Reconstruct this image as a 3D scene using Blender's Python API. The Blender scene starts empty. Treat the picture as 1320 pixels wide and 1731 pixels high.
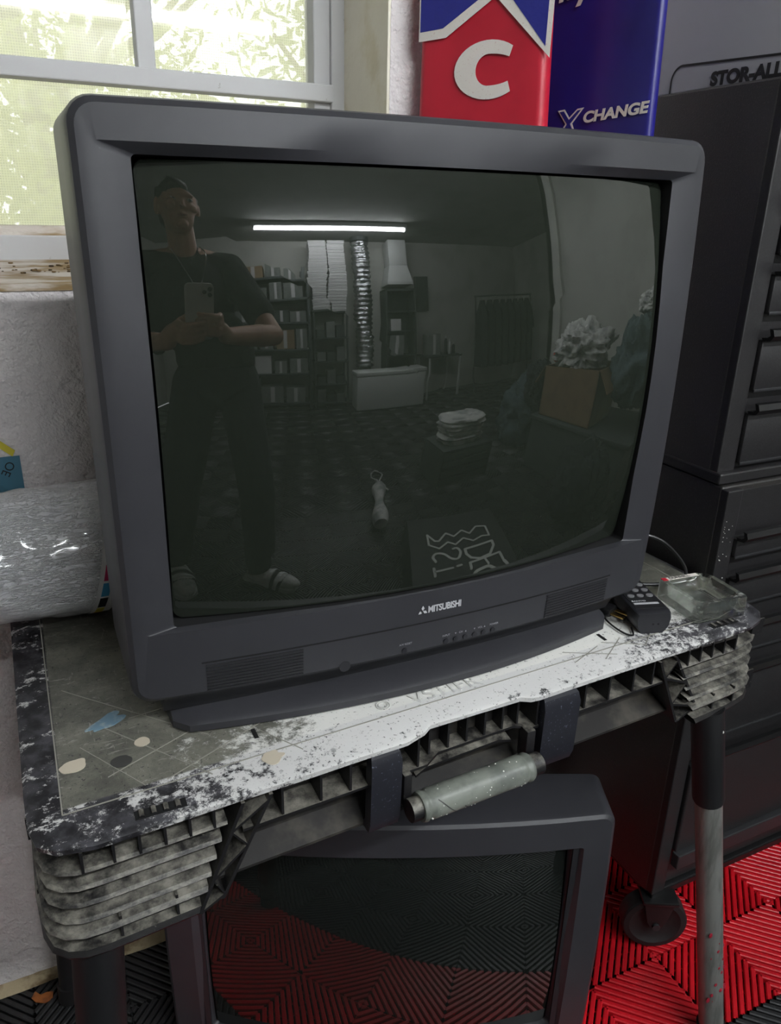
import bpy, bmesh, math, random
from mathutils import Vector, Matrix, noise
random.seed(7)
SC = bpy.context.scene
COL = SC.collection
PI = math.pi
V = Vector
FR = {}                       # object -> matrix of its thing's frame

def lin(c):
    return tuple((x/12.92 if x <= .04045 else ((x+.055)/1.055)**2.4) for x in c)
def rgb(r, g, b): return lin((r/255, g/255, b/255)) + (1,)

# ---------------------------------------------------------------- materials
def nt(name):
    m = bpy.data.materials.new(name); m.use_nodes = True
    t = m.node_tree; b = t.nodes['Principled BSDF']
    return m, t, b
def mapped(t, scale=(1,1,1)):
    tc = t.nodes.new('ShaderNodeTexCoord'); mp = t.nodes.new('ShaderNodeMapping')
    mp.inputs['Scale'].default_value = scale
    t.links.new(tc.outputs['Object'], mp.inputs[0]); return mp.outputs[0]
def noise_node(t, vec, scale, detail=4, rough=.6, dist=0):
    n = t.nodes.new('ShaderNodeTexNoise'); n.inputs['Scale'].default_value = scale
    n.inputs['Detail'].default_value = detail; n.inputs['Roughness'].default_value = rough
    n.inputs['Distortion'].default_value = dist
    t.links.new(vec, n.inputs['Vector']); return n.outputs['Fac']
def ramp(t, fac, a, b):
    r = t.nodes.new('ShaderNodeMapRange'); r.inputs['From Min'].default_value = a; r.inputs['From Max'].default_value = b
    r.interpolation_type = 'SMOOTHSTEP'
    t.links.new(fac, r.inputs['Value']); return r.outputs[0]
def mixc(t, fac, a, b):
    m = t.nodes.new('ShaderNodeMix'); m.data_type = 'RGBA'
    for s, v in ((m.inputs[0], fac), (m.inputs[6], a), (m.inputs[7], b)):
        if hasattr(v, 'is_output') or isinstance(v, bpy.types.NodeSocket): t.links.new(v, s)
        else: s.default_value = v
    return m.outputs[2]
def math_(t, op, a, b=0, c=None):
    m = t.nodes.new('ShaderNodeMath'); m.operation = op
    for i, v in enumerate((a, b, c)):
        if v is None: continue
        if isinstance(v, bpy.types.NodeSocket): t.links.new(v, m.inputs[i])
        else: m.inputs[i].default_value = v
    return m.outputs[0]
def bump(t, b, h, strength=.3, dist=.001):
    n = t.nodes.new('ShaderNodeBump'); n.inputs['Strength'].default_value = strength; n.inputs['Distance'].default_value = dist
    t.links.new(h, n.inputs['Height']); t.links.new(n.outputs[0], b.inputs['Normal'])
def mat(name, c, rough=.5, metal=0, c2=None, nscale=40, lo=.45, hi=.65, bs=0, bscale=400, bd=.0006, ior=1.5, stretch=(1,1,1), spec=.5, emit=0):
    m, t, b = nt(name)
    b.inputs['Base Color'].default_value = c; b.inputs['Roughness'].default_value = rough
    b.inputs['Metallic'].default_value = metal; b.inputs['IOR'].default_value = ior
    b.inputs['Specular IOR Level'].default_value = spec
    vec = mapped(t, stretch)
    if c2: t.links.new(mixc(t, ramp(t, noise_node(t, vec, nscale), lo, hi), c, c2), b.inputs['Base Color'])
    if bs: bump(t, b, noise_node(t, vec, bscale, 3), bs, bd)
    if emit: b.inputs['Emission Color'].default_value = c; b.inputs['Emission Strength'].default_value = emit
    return m

M = {}
M['tvplastic'] = mat('tv_plastic', rgb(49,49,53), .46, bs=.12, bscale=1500, bd=.0002, c2=rgb(51,51,55), nscale=6)
M['tvdark'] = mat('tv_plastic_dark', rgb(34,34,37), .5, bs=.12, bscale=1500, bd=.0002)
M['black'] = mat('black_gap', rgb(10,10,11), .8)
M['buttonplastic'] = mat('button_plastic', rgb(40,40,44), .35)
M['print'] = mat('silver_print', rgb(205,205,208), .35, metal=.2)
M['print2'] = mat('grey_print', rgb(150,150,155), .5)
M['glassblack'] = mat('picture_tube_glass', rgb(34,38,32), .012, ior=1.75)
M['glassblack2'] = mat('picture_tube_glass_matte', rgb(26,29,27), .02, ior=1.6)
M['wall'] = mat('painted_stucco', rgb(226,220,219), .75, c2=rgb(216,210,210), nscale=3, bs=.9, bscale=70, bd=.009)
M['wallback'] = mat('painted_drywall', rgb(190,190,184), .8, c2=rgb(178,178,172), nscale=2, bs=.2, bscale=60, bd=.002)
M['ceil'] = mat('ceiling_paint', rgb(170,172,168), .85, c2=rgb(160,162,158), nscale=2)
M['cream'] = mat('cream_stucco', rgb(238,233,216), .8, c2=rgb(226,218,192), nscale=12, bs=.7, bscale=45, bd=.004)
M['frame'] = mat('window_aluminium_paint', rgb(196,196,196), .6, c2=rgb(140,136,128), nscale=55, lo=.68, hi=.74, bs=.1, bscale=200)
M['sill'] = mat('dirty_sill', rgb(208,200,190), .85, c2=rgb(150,126,88), nscale=16, lo=.42, hi=.62, bs=.6, bscale=70, bd=.003, stretch=(.6,2,2))
M['grime'] = mat('grime', rgb(120,98,66), .95, c2=rgb(60,46,30), nscale=60, bs=.8, bscale=150, bd=.003)
M['steel'] = mat('black_powder_coat', rgb(34,33,34), .42, c2=rgb(40,39,40), nscale=300, bs=.35, bscale=700, bd=.0006, ior=1.5)
M['steelsheen'] = mat('powder_coat_painted_sheen', rgb(36,34,33), .42, c2=rgb(62,58,55), nscale=420, lo=.5, hi=.75, bs=.5, bscale=520, bd=.0008, ior=1.7)  # speckled coat, its tone lifted to paint in the window's broad sheen
M['steelgloss'] = mat('black_gloss_steel', rgb(22,22,23), .33, bs=.06, bscale=300)
M['legplastic'] = mat('black_leg_plastic', rgb(22,22,24), .55)
M['steeltrim'] = mat('drawer_pull_metal', rgb(52,52,54), .34, metal=.3)
M['rubber'] = mat('black_rubber', rgb(24,22,23), .6)
M['tube'] = mat('galvanised_tube', rgb(150,150,146), .42, metal=.55, c2=rgb(120,120,116), nscale=14, stretch=(4,4,.6))
M['redpaint'] = mat('red_paint', rgb(150,30,48), .5)
M['whitepaint'] = mat('white_paint', rgb(222,220,214), .6)
M['beigepaint'] = mat('beige_paint', rgb(206,196,176), .6)
M['bluepaint'] = mat('blue_paint_smear', rgb(112,142,160), .6, c2=rgb(150,165,170), nscale=90)
M['darkspot'] = mat('dark_paint_spot', rgb(62,62,60), .6)
M['latch'] = mat('latch_plastic', rgb(34,35,42), .4, c2=rgb(120,124,140), nscale=330, lo=.62, hi=.74, stretch=(1,1,1))
M['grip'] = mat('grip_rubber', rgb(122,126,118), .42, c2=rgb(96,100,94), nscale=25, bs=.1, bscale=600)
M['clear'] = None
M['brass'] = mat('brass', rgb(190,160,96), .3, metal=1)
M['cord'] = mat('cord_vinyl', rgb(20,20,21), .3)
M['remote'] = mat('remote_plastic', rgb(36,36,40), .42, bs=.1, bscale=1500, bd=.0002)
M['rbtn'] = mat('remote_rubber_button', rgb(120,120,122), .5)
M['red'] = mat('red_vinyl', rgb(190,32,52), .38, c2=rgb(180,28,48), nscale=8, bs=.1, bscale=14, bd=.004)
M['blue'] = mat('blue_vinyl', rgb(34,30,118), .34, c2=rgb(30,26,108), nscale=6, bs=.1, bscale=14, bd=.004)
M['cracked'] = mat('cracked_white_print', rgb(222,216,208), .55, c2=rgb(196,160,156), nscale=120, lo=.6, hi=.72, stretch=(3,3,.35), bs=.3, bscale=90)
M['bluefoil'] = mat('crinkled_blue_print', rgb(40,44,132), .35, bs=.5, bscale=60, bd=.003)
M['card'] = mat('grey_cardboard', rgb(178,178,184), .7, c2=rgb(170,170,177), nscale=6, stretch=(1,1,1))
M['ink'] = mat('black_ink', rgb(24,24,26), .6)
M['cyan'] = mat('cyan_ink', rgb(60,140,180), .45); M['mag'] = mat('magenta_ink', rgb(176,30,84), .45); M['yel'] = mat('yellow_ink', rgb(205,190,60), .45)
M['teal'] = mat('teal_photo_print', rgb(74,120,140), .35, c2=rgb(28,48,50), nscale=14, lo=.5, hi=.7)
M['paper'] = mat('white_paper', rgb(208,206,206), .5)
M['carton'] = mat('brown_cardboard', rgb(150,122,92), .8, c2=rgb(138,110,82), nscale=9)
M['darkcloth'] = mat('dark_cloth', rgb(38,44,46), .95, c2=rgb(26,30,32), nscale=14, bs=.5, bscale=30, bd=.01)
M['tealcloth'] = mat('teal_grey_cloth', rgb(82,98,102), .95, c2=rgb(66,80,84), nscale=10, bs=.5, bscale=30, bd=.01)
M['whitecloth'] = mat('white_cloth', rgb(206,206,202), .95, c2=rgb(150,152,152), nscale=9, bs=.6, bscale=24, bd=.012)
M['redcloth'] = mat('red_cloth', rgb(196,60,50), .9)
M['shelfm'] = mat('grey_shelf_steel', rgb(74,80,80), .5, metal=.2)
M['foil'] = mat('crinkled_foil', rgb(205,208,210), .16, metal=1, bs=1.0, bscale=26, bd=.02, stretch=(1,1,.6))
M['enamel'] = mat('white_enamel', rgb(212,214,212), .4)
M['boxgrey'] = mat('grey_carton', rgb(128,132,128), .75, c2=rgb(112,116,112), nscale=8)
M['boxdark'] = mat('dark_carton', rgb(62,68,66), .75)
M['skin'] = mat('skin', rgb(196,150,128), .5, c2=rgb(186,138,116), nscale=12)
M['shirt'] = mat('black_cotton', rgb(28,28,31), .95, bs=.4, bscale=20, bd=.006)
M['jeans'] = mat('dark_trousers', rgb(30,32,38), .95, bs=.4, bscale=18, bd=.006)
M['hair'] = mat('dark_hair', rgb(34,26,22), .6, bs=.6, bscale=90, bd=.003)
M['phoneglass'] = mat('frosted_phone_glass', rgb(188,186,180), .3)
M['lens'] = mat('lens_black', rgb(12,12,14), .1)
M['chrome'] = mat('polished_metal', rgb(200,200,200), .15, metal=1)
M['leaf'] = mat('dry_leaf', rgb(150,86,36), .7, c2=rgb(120,64,28), nscale=60)
M['bark'] = mat('bark', rgb(120,108,90), .9, c2=rgb(90,80,64), nscale=20, bs=.6, bscale=30, bd=.01)
M['fol'] = mat('foliage_green', rgb(112,128,70), .8, c2=rgb(150,156,100), nscale=5)
M['fol2'] = mat('foliage_olive', rgb(150,156,92), .8, c2=rgb(110,126,64), nscale=5)
M['grass'] = mat('grass', rgb(130,150,84), .9, c2=rgb(100,120,60), nscale=3)
for k, e in (('fol', .0), ('fol2', .0)):
    t = M[k].node_tree; b = t.nodes['Principled BSDF']; b.inputs['Transmission Weight'].default_value = 0
    tr = t.nodes.new('ShaderNodeBsdfTranslucent'); ms = t.nodes.new('ShaderNodeMixShader')
    tr.inputs[0].default_value = rgb(178, 182, 116); ms.inputs[0].default_value = .5
    t.links.new(b.outputs[0], ms.inputs[1]); t.links.new(tr.outputs[0], ms.inputs[2]); t.links.new(ms.outputs[0], t.nodes['Material Output'].inputs[0])
def m_clear():
    m, t, b = nt('clear_glass'); b.inputs['Base Color'].default_value = (.93, .96, .93, 1); b.inputs['Roughness'].default_value = .02
    b.inputs['IOR'].default_value = 1.5; b.inputs['Transmission Weight'].default_value = 1
    tr = t.nodes.new('ShaderNodeBsdfTransparent'); tr.inputs[0].default_value = (.95,.97,.95,1); ms = t.nodes.new('ShaderNodeMixShader'); ms.inputs[0].default_value = .8
    t.links.new(tr.outputs[0], ms.inputs[1]); t.links.new(b.outputs[0], ms.inputs[2]); t.links.new(ms.outputs[0], t.nodes['Material Output'].inputs[0]); return m
M['clear'] = m_clear()
def m_pane():
    m, t, b = nt('window_pane_glass'); out = t.nodes['Material Output']
    tr = t.nodes.new('ShaderNodeBsdfTransparent'); gl = t.nodes.new('ShaderNodeBsdfGlossy'); gl.inputs['Roughness'].default_value = .03
    fz = t.nodes.new('ShaderNodeFresnel'); fz.inputs[0].default_value = 1.5; ms = t.nodes.new('ShaderNodeMixShader')
    t.links.new(fz.outputs[0], ms.inputs[0]); t.links.new(tr.outputs[0], ms.inputs[1]); t.links.new(gl.outputs[0], ms.inputs[2]); t.links.new(ms.outputs[0], out.inputs[0]); return m
M['pane'] = m_pane()
def m_screen():
    m, t, b = nt('insect_screen_mesh'); out = t.nodes['Material Output']
    tr = t.nodes.new('ShaderNodeBsdfTransparent'); tl = t.nodes.new('ShaderNodeBsdfTranslucent'); tl.inputs[0].default_value = (.66, .64, .52, 1)
    ms = t.nodes.new('ShaderNodeMixShader')
    tc = t.nodes.new('ShaderNodeTexCoord'); sp = t.nodes.new('ShaderNodeSeparateXYZ'); t.links.new(tc.outputs['Object'], sp.inputs[0])
    def stripes(o):
        s = math_(t, 'MULTIPLY', o, 2*PI/.0034); return math_(t, 'GREATER_THAN', math_(t, 'SINE', s), .62)
    g = math_(t, 'MAXIMUM', stripes(sp.outputs[0]), stripes(sp.outputs[2]))
    f = math_(t, 'ADD', math_(t, 'MULTIPLY', g, .25), .42)
    t.links.new(f, ms.inputs[0]); t.links.new(tr.outputs[0], ms.inputs[1]); t.links.new(tl.outputs[0], ms.inputs[2]); t.links.new(ms.outputs[0], out.inputs[0]); return m
M['mesh'] = m_screen()
def m_wrap():
    m, t, b = nt('plastic_stretch_wrap'); b.inputs['Base Color'].default_value = rgb(186,184,188)
    tc = t.nodes.new('ShaderNodeTexCoord')
    def glint_streak(rot, sc, scale):
        mp = t.nodes.new('ShaderNodeMapping'); mp.inputs['Rotation'].default_value = rot; mp.inputs['Scale'].default_value = sc
        t.links.new(tc.outputs['Object'], mp.inputs[0]); n = noise_node(t, mp.outputs[0], scale, 4, .6, .5)
        return ramp(t, math_(t, 'ABSOLUTE', math_(t, 'SUBTRACT', n, .5)), .035, .0)
    s1 = glint_streak((0, .7, 0), (1.5, 6, 9), 11); s2 = glint_streak((0, -.5, .3), (2, 9, 12), 9); s3 = glint_streak((0, 1.1, 0), (5, 5, 14), 16)
    st_ = math_(t, 'MAXIMUM', s1, math_(t, 'MAXIMUM', s2, math_(t, 'MULTIPLY', s3, .7)))
    t.links.new(mixc(t, math_(t, 'MULTIPLY', st_, .75), mixc(t, noise_node(t, tc.outputs['Object'], 16, 4), rgb(190,190,196), rgb(228,227,229)), rgb(245,245,245)), b.inputs['Base Color'])  # wrinkle highlights painted as white streaks in the base colour
    b.inputs['Roughness'].default_value = .3; b.inputs['Coat Weight'].default_value = 1; b.inputs['Coat Roughness'].default_value = .1
    bump(t, b, st_, .8, .004); return m
M['wrap'] = m_wrap()
def m_tabletop():
    # scuffed plastic with spray paint: worn white at the front middle, black at the rims
    m, t, b = nt('paint_spattered_plastic')
    tc = t.nodes.new('ShaderNodeTexCoord'); sp = t.nodes.new('ShaderNodeSeparateXYZ'); t.links.new(tc.outputs['Object'], sp.inputs[0])
    x, y, z = sp.outputs
    v = mapped(t); vs = mapped(t, (6, 1.2, 1)); vx = mapped(t, (1.2, 5, 1))
    base = mixc(t, ramp(t, noise_node(t, v, 9, 10, .8), .35, .65), rgb(78,78,72), rgb(122,121,110))
    scr = math_(t, 'MULTIPLY', math_(t, 'MAXIMUM', ramp(t, noise_node(t, vx, 34, 8, .8, .6), .57, .66), ramp(t, noise_node(t, vs, 26, 8, .8, .4), .60, .66)), .75)
    base = mixc(t, scr, base, rgb(170,168,160))
    # white paint field
    cx = math_(t, 'MULTIPLY', math_(t, 'SUBTRACT', x, .53), 2.9)
    fy = math_(t, 'MULTIPLY', math_(t, 'SUBTRACT', y, .045), 5.0)
    d = math_(t, 'SQRT', math_(t, 'ADD', math_(t, 'MULTIPLY', cx, cx), math_(t, 'MULTIPLY', fy, fy)))
    n = noise_node(t, v, 26, 12, .82, .2)
    f = math_(t, 'ADD', math_(t, 'SUBTRACT', 1.02, d), math_(t, 'MULTIPLY', math_(t, 'SUBTRACT', n, .5), 2.3))
    wm = ramp(t, f, .0, .24)
    col = mixc(t, wm, base, mixc(t, noise_node(t, v, 5, 4), rgb(208,208,204), rgb(226,224,218)))
    # rim: dark with white flecks
    left = ramp(t, x, .030, .027); front = ramp(t, math_(t, 'SUBTRACT', y, math_(t, 'MULTIPLY', x, .055)), .052, .049)
    rgt = ramp(t, x, .905, .91)
    rim = math_(t, 'MAXIMUM', left, math_(t, 'MAXIMUM', front, rgt))
    endf = math_(t, 'ADD', math_(t, 'SUBTRACT', 1.15, math_(t, 'ABSOLUTE', math_(t, 'MULTIPLY', math_(t, 'SUBTRACT', x, .45), 2.6))), math_(t, 'MULTIPLY', math_(t, 'SUBTRACT', noise_node(t, v, 60, 12, .85, .1), .5), 3.6))
    fle = ramp(t, noise_node(t, mapped(t, (1.6, 2.6, 1)), 13, 9, .78, .1), .555, .58)
    rimc = mixc(t, math_(t, 'MAXIMUM', ramp(t, endf, .25, .5), fle), mixc(t, ramp(t, noise_node(t, v, 40, 5), .4, .6), rgb(30,29,33), rgb(66,65,70)), rgb(206,205,203))
    col = mixc(t, rim, col, rimc)
    edge = ramp(t, math_(t, 'SUBTRACT', y, math_(t, 'MULTIPLY', x, .055)), .030, .004)
    chip = math_(t, 'MULTIPLY', edge, ramp(t, noise_node(t, v, 75, 10, .8), .57, .60)); col = mixc(t, chip, col, rgb(46,46,48))
    spk = ramp(t, noise_node(t, v, 300, 4, .6), .63, .66); col = mixc(t, math_(t, 'MULTIPLY', spk, .8), col, rgb(40,40,42))
    t.links.new(col, b.inputs['Base Color']); b.inputs['Roughness'].default_value = .42
    bump(t, b, math_(t, 'ADD', noise_node(t, v, 60, 8, .7), math_(t, 'MULTIPLY', wm, .5)), .4, .0015)
    return m
M['top'] = m_tabletop()
def m_ribs():
    m, t, b = nt('toplit_dusty_plastic')
    v = mapped(t, (1, 1, 2)); geo = t.nodes.new('ShaderNodeNewGeometry'); sp = t.nodes.new('ShaderNodeSeparateXYZ'); t.links.new(geo.outputs['Normal'], sp.inputs[0])
    up = ramp(t, sp.outputs[2], .25, .75)
    lit_dust = math_(t, 'MULTIPLY', up, ramp(t, noise_node(t, v, 30, 8, .75), .34, .68))  # lit upper faces painted paler by upward normal, mixed with dust mottling
    fl = ramp(t, noise_node(t, v, 130, 5, .7), .66, .70)
    col = mixc(t, math_(t, 'MAXIMUM', lit_dust, math_(t, 'MULTIPLY', fl, .7)), rgb(22,21,23), mixc(t, noise_node(t, v, 60, 4), rgb(100,97,89), rgb(160,156,145)))
    t.links.new(col, b.inputs['Base Color']); b.inputs['Roughness'].default_value = .5
    bump(t, b, noise_node(t, v, 160, 5, .7), .4, .001); return m
M['ribs'] = m_ribs()
M['beam'] = mat('beam_plastic', rgb(34,32,31), .5, c2=rgb(72,68,61), nscale=22, lo=.46, hi=.74, bs=.2, bscale=150)
M['tred'] = mat('red_tile_plastic', rgb(196,22,34), .34, c2=rgb(180,18,30), nscale=9)
M['tblk'] = mat('black_tile_plastic', rgb(40,40,41), .36, c2=rgb(34,34,35), nscale=9)
M['slab'] = mat('concrete_slab', rgb(60,56,52), .9, c2=rgb(36,34,32), nscale=30)

# ---------------------------------------------------------------- mesh helpers
class B:
    def __init__(s): s.bm = bmesh.new(); s.mi = 0
    def _f(s, vs, mi=None):
        try:
            f = s.bm.faces.new(vs); f.material_index = s.mi if mi is None else mi; f.smooth = True; return f
        except ValueError: return None
    def verts(s, ps): return [s.bm.verts.new(p) for p in ps]
    def poly(s, ps): return s._f(s.verts(ps))
    def hexa(s, p):          # 8 points: bottom 4 then top 4
        v = s.verts(p)
        for q in ((3,2,1,0),(4,5,6,7),(0,1,5,4),(1,2,6,5),(2,3,7,6),(3,0,4,7)): s._f([v[i] for i in q])
        return s
    def box(s, a, b, mtx=None):
        x0,y0,z0 = a; x1,y1,z1 = b
        p = [V(q) for q in ((x0,y0,z0),(x1,y0,z0),(x1,y1,z0),(x0,y1,z0),(x0,y0,z1),(x1,y0,z1),(x1,y1,z1),(x0,y1,z1))]
        if mtx: p = [mtx @ q for q in p]
        return s.hexa(p)
    def bbox(s, a, b, r=.003, mtx=None, seg=2):     # bevelled box
        n0 = len(s.bm.verts); t = bmesh.new(); tb = B.__new__(B); tb.bm = t; tb.mi = s.mi; tb.box(a, b)
        bmesh.ops.bevel(t, geom=t.edges[:] , offset=r, segments=seg, affect='EDGES', profile=.5)
        s.merge(t, mtx); return s
    def merge(s, t, mtx=None):
        t.verts.ensure_lookup_table(); mp = {}
        for v in t.verts: mp[v] = s.bm.verts.new(mtx @ v.co if mtx else v.co)
        for f in t.faces: s._f([mp[v] for v in f.verts], f.material_index)
        t.free()
    def bar(s, p, q, w, h, up=V((0,0,1))):
        p, q = V(p), V(q); d = (q-p).normalized(); x = d.cross(up)
        if x.length < 1e-4: x = V((1,0,0))
        x.normalize(); u = x.cross(d).normalized()
        o = [(-w/2,-h/2),(w/2,-h/2),(w/2,h/2),(-w/2,h/2)]
        return s.hexa([p+x*a+u*b for a,b in o]+[q+x*a+u*b for a,b in o])
    def loft(s, rings, closed=True, caps=(True,True)):
        vs = [s.verts(r) for r in rings]; n = len(vs[0])
        for a, b in zip(vs, vs[1:]):
            for i in range(n if closed else n-1): s._f([a[i], a[(i+1)%n], b[(i+1)%n], b[i]])
        if closed and caps[0]: s._f(vs[0][::-1])
        if closed and caps[1]: s._f(vs[-1])
        return s
    def tube(s, pts, r, seg=12, flat=1):
        pts = [V(p) for p in pts]; rings = []; rr = r if isinstance(r, (list, tuple)) else [r]*len(pts)
        d0 = (pts[1]-pts[0]).normalized(); x = d0.orthogonal().normalized()
        for i, p in enumerate(pts):
            d = (pts[min(i+1,len(pts)-1)]-pts[max(i-1,0)]).normalized(); x = (x-d*x.dot(d)).normalized(); y = d.cross(x)
            rings.append([p+(x*math.cos(2*PI*k/seg)+y*math.sin(2*PI*k/seg)*flat)*rr[i] for k in range(seg)])
        return s.loft(rings)
    def sphere(s, c, r, u=16, v=10, mtx=None):
        c = V(c); r = r if isinstance(r, (tuple, list)) else (r,r,r); rings = []
        for j in range(1, v):
            a = PI*j/v
            rings.append([c+V((r[0]*math.sin(a)*math.cos(2*PI*i/u), r[1]*math.sin(a)*math.sin(2*PI*i/u), -r[2]*math.cos(a))) for i in range(u)])
        if mtx: rings = [[mtx @ p for p in q] for q in rings]
        return s.loft(rings)
    def prism(s, pts, z0, z1, mtx=None):
        a = [V((x,y,z0)) for x,y in pts]; b = [V((x,y,z1)) for x,y in pts]
        if mtx: a = [mtx@p for p in a]; b = [mtx@p for p in b]
        return s.loft([a, b])

def finish(bm, smooth=35):
    bmesh.ops.remove_doubles(bm, verts=bm.verts, dist=1e-6)
    bmesh.ops.recalc_face_normals(bm, faces=bm.faces)
def link(name, me, parent=None):
    o = bpy.data.objects.new(name, me); COL.objects.link(o)
    if parent is not None: o.parent = parent; FR[o] = FR[parent]
    else: FR[o] = Matrix()
    return o
def part(name, b, m, parent=None, flat=False, ang=35, keep=False):
    """one mesh object; geometry is given in world space unless keep (then in the thing's own frame)"""
    bm = b.bm; finish(bm)
    if parent is not None and not keep: bm.transform(FR[parent].inverted())
    me = bpy.data.meshes.new(name); bm.to_mesh(me); bm.free()
    for q in (m if isinstance(m, (list, tuple)) else [m]): me.materials.append(M[q])
    if flat: me.polygons.foreach_set('use_smooth', [False]*len(me.polygons))
    else:
        try: me.set_sharp_from_angle(angle=math.radians(ang))
        except Exception: pass
    return link(name, me, parent)
def tag(o, label, cat, group=None, kind=None):
    if label: o['label'] = label
    if cat: o['category'] = cat
    if group: o['group'] = group
    if kind: o['kind'] = kind
    return o
def thing(name, label, cat, loc=(0,0,0), rz=0, group=None, rot=None):
    o = bpy.data.objects.new(name, None); COL.objects.link(o); o.empty_display_size = .05
    mw = Matrix.Translation(loc) @ (rot.to_4x4() if rot else Matrix.Rotation(rz, 4, 'Z'))
    o.matrix_world = mw; FR[o] = mw
    return tag(o, label, cat, group)
def solo(name, b, m, label, cat, loc=None, group=None, flat=False, ang=35):
    if loc is not None: b.bm.transform(Matrix.Translation(-V(loc)))
    o = part(name, b, m, None, flat, ang)
    if loc is not None: o.location = loc
    return tag(o, label, cat, group)
def struct(name, b, m, parent=None, flat=True, ang=35):
    o = part(name, b, m, parent, flat, ang)
    if parent is None: o['kind'] = 'structure'
    return o
def dup(root, loc, rz=None, label=None, rot=None):
    r = root.copy(); COL.objects.link(r); r.location = loc
    if rz is not None: r.rotation_euler = (0, 0, rz)
    if label: r['label'] = label
    for ch in list(root.children):
        c = ch.copy(); COL.objects.link(c); c.parent = r
        for g in ch.children:
            d = g.copy(); COL.objects.link(d); d.parent = c
    return r
def text(name, s, size, mtx, m, parent=None, extrude=.0004, shear=0, bold=0, space=1, xs=1, label=None):
    cu = bpy.data.curves.new(name, 'FONT'); cu.body = s; cu.size = size; cu.extrude = extrude; cu.shear = shear
    cu.offset = bold; cu.space_character = space; cu.align_x = 'LEFT'
    o = bpy.data.objects.new(name+'_tmp', cu); COL.objects.link(o)
    me = bpy.data.meshes.new_from_object(o.evaluated_get(bpy.context.evaluated_depsgraph_get()))
    bpy.data.objects.remove(o)
    mm = (FR[parent].inverted() if parent is not None else Matrix()) @ mtx @ Matrix.Diagonal((xs, 1, 1, 1))
    me.transform(mm); me.materials.clear(); me.materials.append(M[m]); me.name = name
    o = link(name, me, parent)
    if label: o['label'] = label
    return o
def frame3(o, ex, ey):
    ex = V(ex).normalized(); ey = V(ey); ey = (ey-ex*ey.dot(ex)).normalized(); ez = ex.cross(ey)
    m = Matrix((ex, ey, ez)).transposed().to_4x4(); m.translation = V(o); return m
def rr(hw, zc, hh, rad, na=6, ns=10, xc=0):
    """rounded rectangle outline in x,z (constant number of points)"""
    P = []
    cs = [(hw-rad, hh-rad, 0), (-(hw-rad), hh-rad, PI/2), (-(hw-rad), -(hh-rad), PI), (hw-rad, -(hh-rad), 3*PI/2)]
    for k in range(4):
        x, z, a = cs[k]
        for i in range(na+1):
            q = a+PI/2*i/na; P.append((xc+x+rad*math.cos(q), zc+z+rad*math.sin(q)))
        x2, z2, a2 = cs[(k+1)%4]
        e = (xc+x2+rad*math.cos(a2), zc+z2+rad*math.sin(a2)); s0 = P[-1]
        for i in range(1, ns): P.append((s0[0]+(e[0]-s0[0])*i/ns, s0[1]+(e[1]-s0[1])*i/ns))
    return P

# ---------------------------------------------------------------- camera
cam = bpy.data.cameras.new('camera'); co = bpy.data.objects.new('camera', cam); COL.objects.link(co); SC.camera = co
cam.sensor_fit = 'HORIZONTAL'; cam.sensor_width = 36; cam.lens = 36*1304.95/1320; cam.clip_start = .005
Rv = V((.90377445,-.42744998,.02186899)); Dv = V((-.1371737,-.33767413,-.93121402)); Fv = V((.405432,.8386076,-.36381615))
mw = Matrix((Rv, -Dv, -Fv)).transposed().to_4x4(); mw.translation = V((0,0,1.255)); co.matrix_world = mw

# ---------------------------------------------------------------- the room
XL, XR, YW, YB, ZC = -1.7, 3.0, 1.11, -4.45, 2.5
WX0, WX1, WZ0, WZ1 = -1.1, .52, 1.156, 2.05
b = B()
b.box((XL-.1,YW,0),(WX0,YW+.2,ZC)); b.box((WX1,YW+.0,0),(5.0,YW+.2,ZC)); b.box((WX0,YW,0),(WX1,YW+.2,WZ0)); b.box((WX0,YW,WZ1),(WX1,YW+.2,ZC))
struct('wall_back', b, 'wall')
struct('wall_left', B().box((XL-.1,YB,0),(XL,YW,ZC)), 'wallback')
b = B(); b.box((XR,-1.62,0),(XR+.12,YW,ZC)); b.box((XR,-1.62,0),(5.0,-1.5,ZC)); b.box((XR-.05,-1.50,0),(XR,-1.38,ZC))
struct('wall_right', b, 'wallback')
struct('wall_alcove', B().box((4.9,YB,0),(5.0,-1.62,ZC)), 'wallback')
struct('wall_front', B().box((XL-.1,YB-.1,0),(5.0,YB,ZC)), 'wallback')
struct('ceiling', B().box((XL-.1,YB-.1,ZC),(5.0,YW+.2,ZC+.1)), 'ceil')
# cream reveal and sloping sill of the window recess, frame, panes
b = B(); b.box((WX1-.004,YW+.001,WZ0),(WX1+.02,YW+.2,WZ1)); struct('trim_1', b, 'cream')
b = B(); N = 40
for i in range(N):
    x0 = WX0+(WX1-WX0)*i/N; x1 = WX0+(WX1-WX0)*(i+1)/N
    b.loft([[V((x0,1.108,1.150)),V((x0,1.108,1.158)),V((x0,1.20,1.166)),V((x0,1.27,1.178)),V((x0,1.27,1.15))],
            [V((x1,1.108,1.150)),V((x1,1.108,1.158)),V((x1,1.20,1.166)),V((x1,1.27,1.178)),V((x1,1.27,1.15))]])
struct('trim_2', b, 'sill')
b = B()
for i in range(260):
    x = random.uniform(-.35,.5); y = random.gauss(1.205,.016); s = random.uniform(.0008,.003)
    if y > 1.26: continue
    b.sphere((x,y,1.167+(y-1.2)*.15+s*.3),(s*1.4,s,s*.6),6,4)
tag(part('sill_debris', b, 'grime'), 'line of brown dirt crumbs along the dirty window sill', 'dirt', kind='stuff')
win = thing('window_1', None, None, (0,1.27,1.17)); del_keys = [k for k in ('label','category') if k in win]; win['kind'] = 'structure'
Y = 1.27
b = B()
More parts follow.
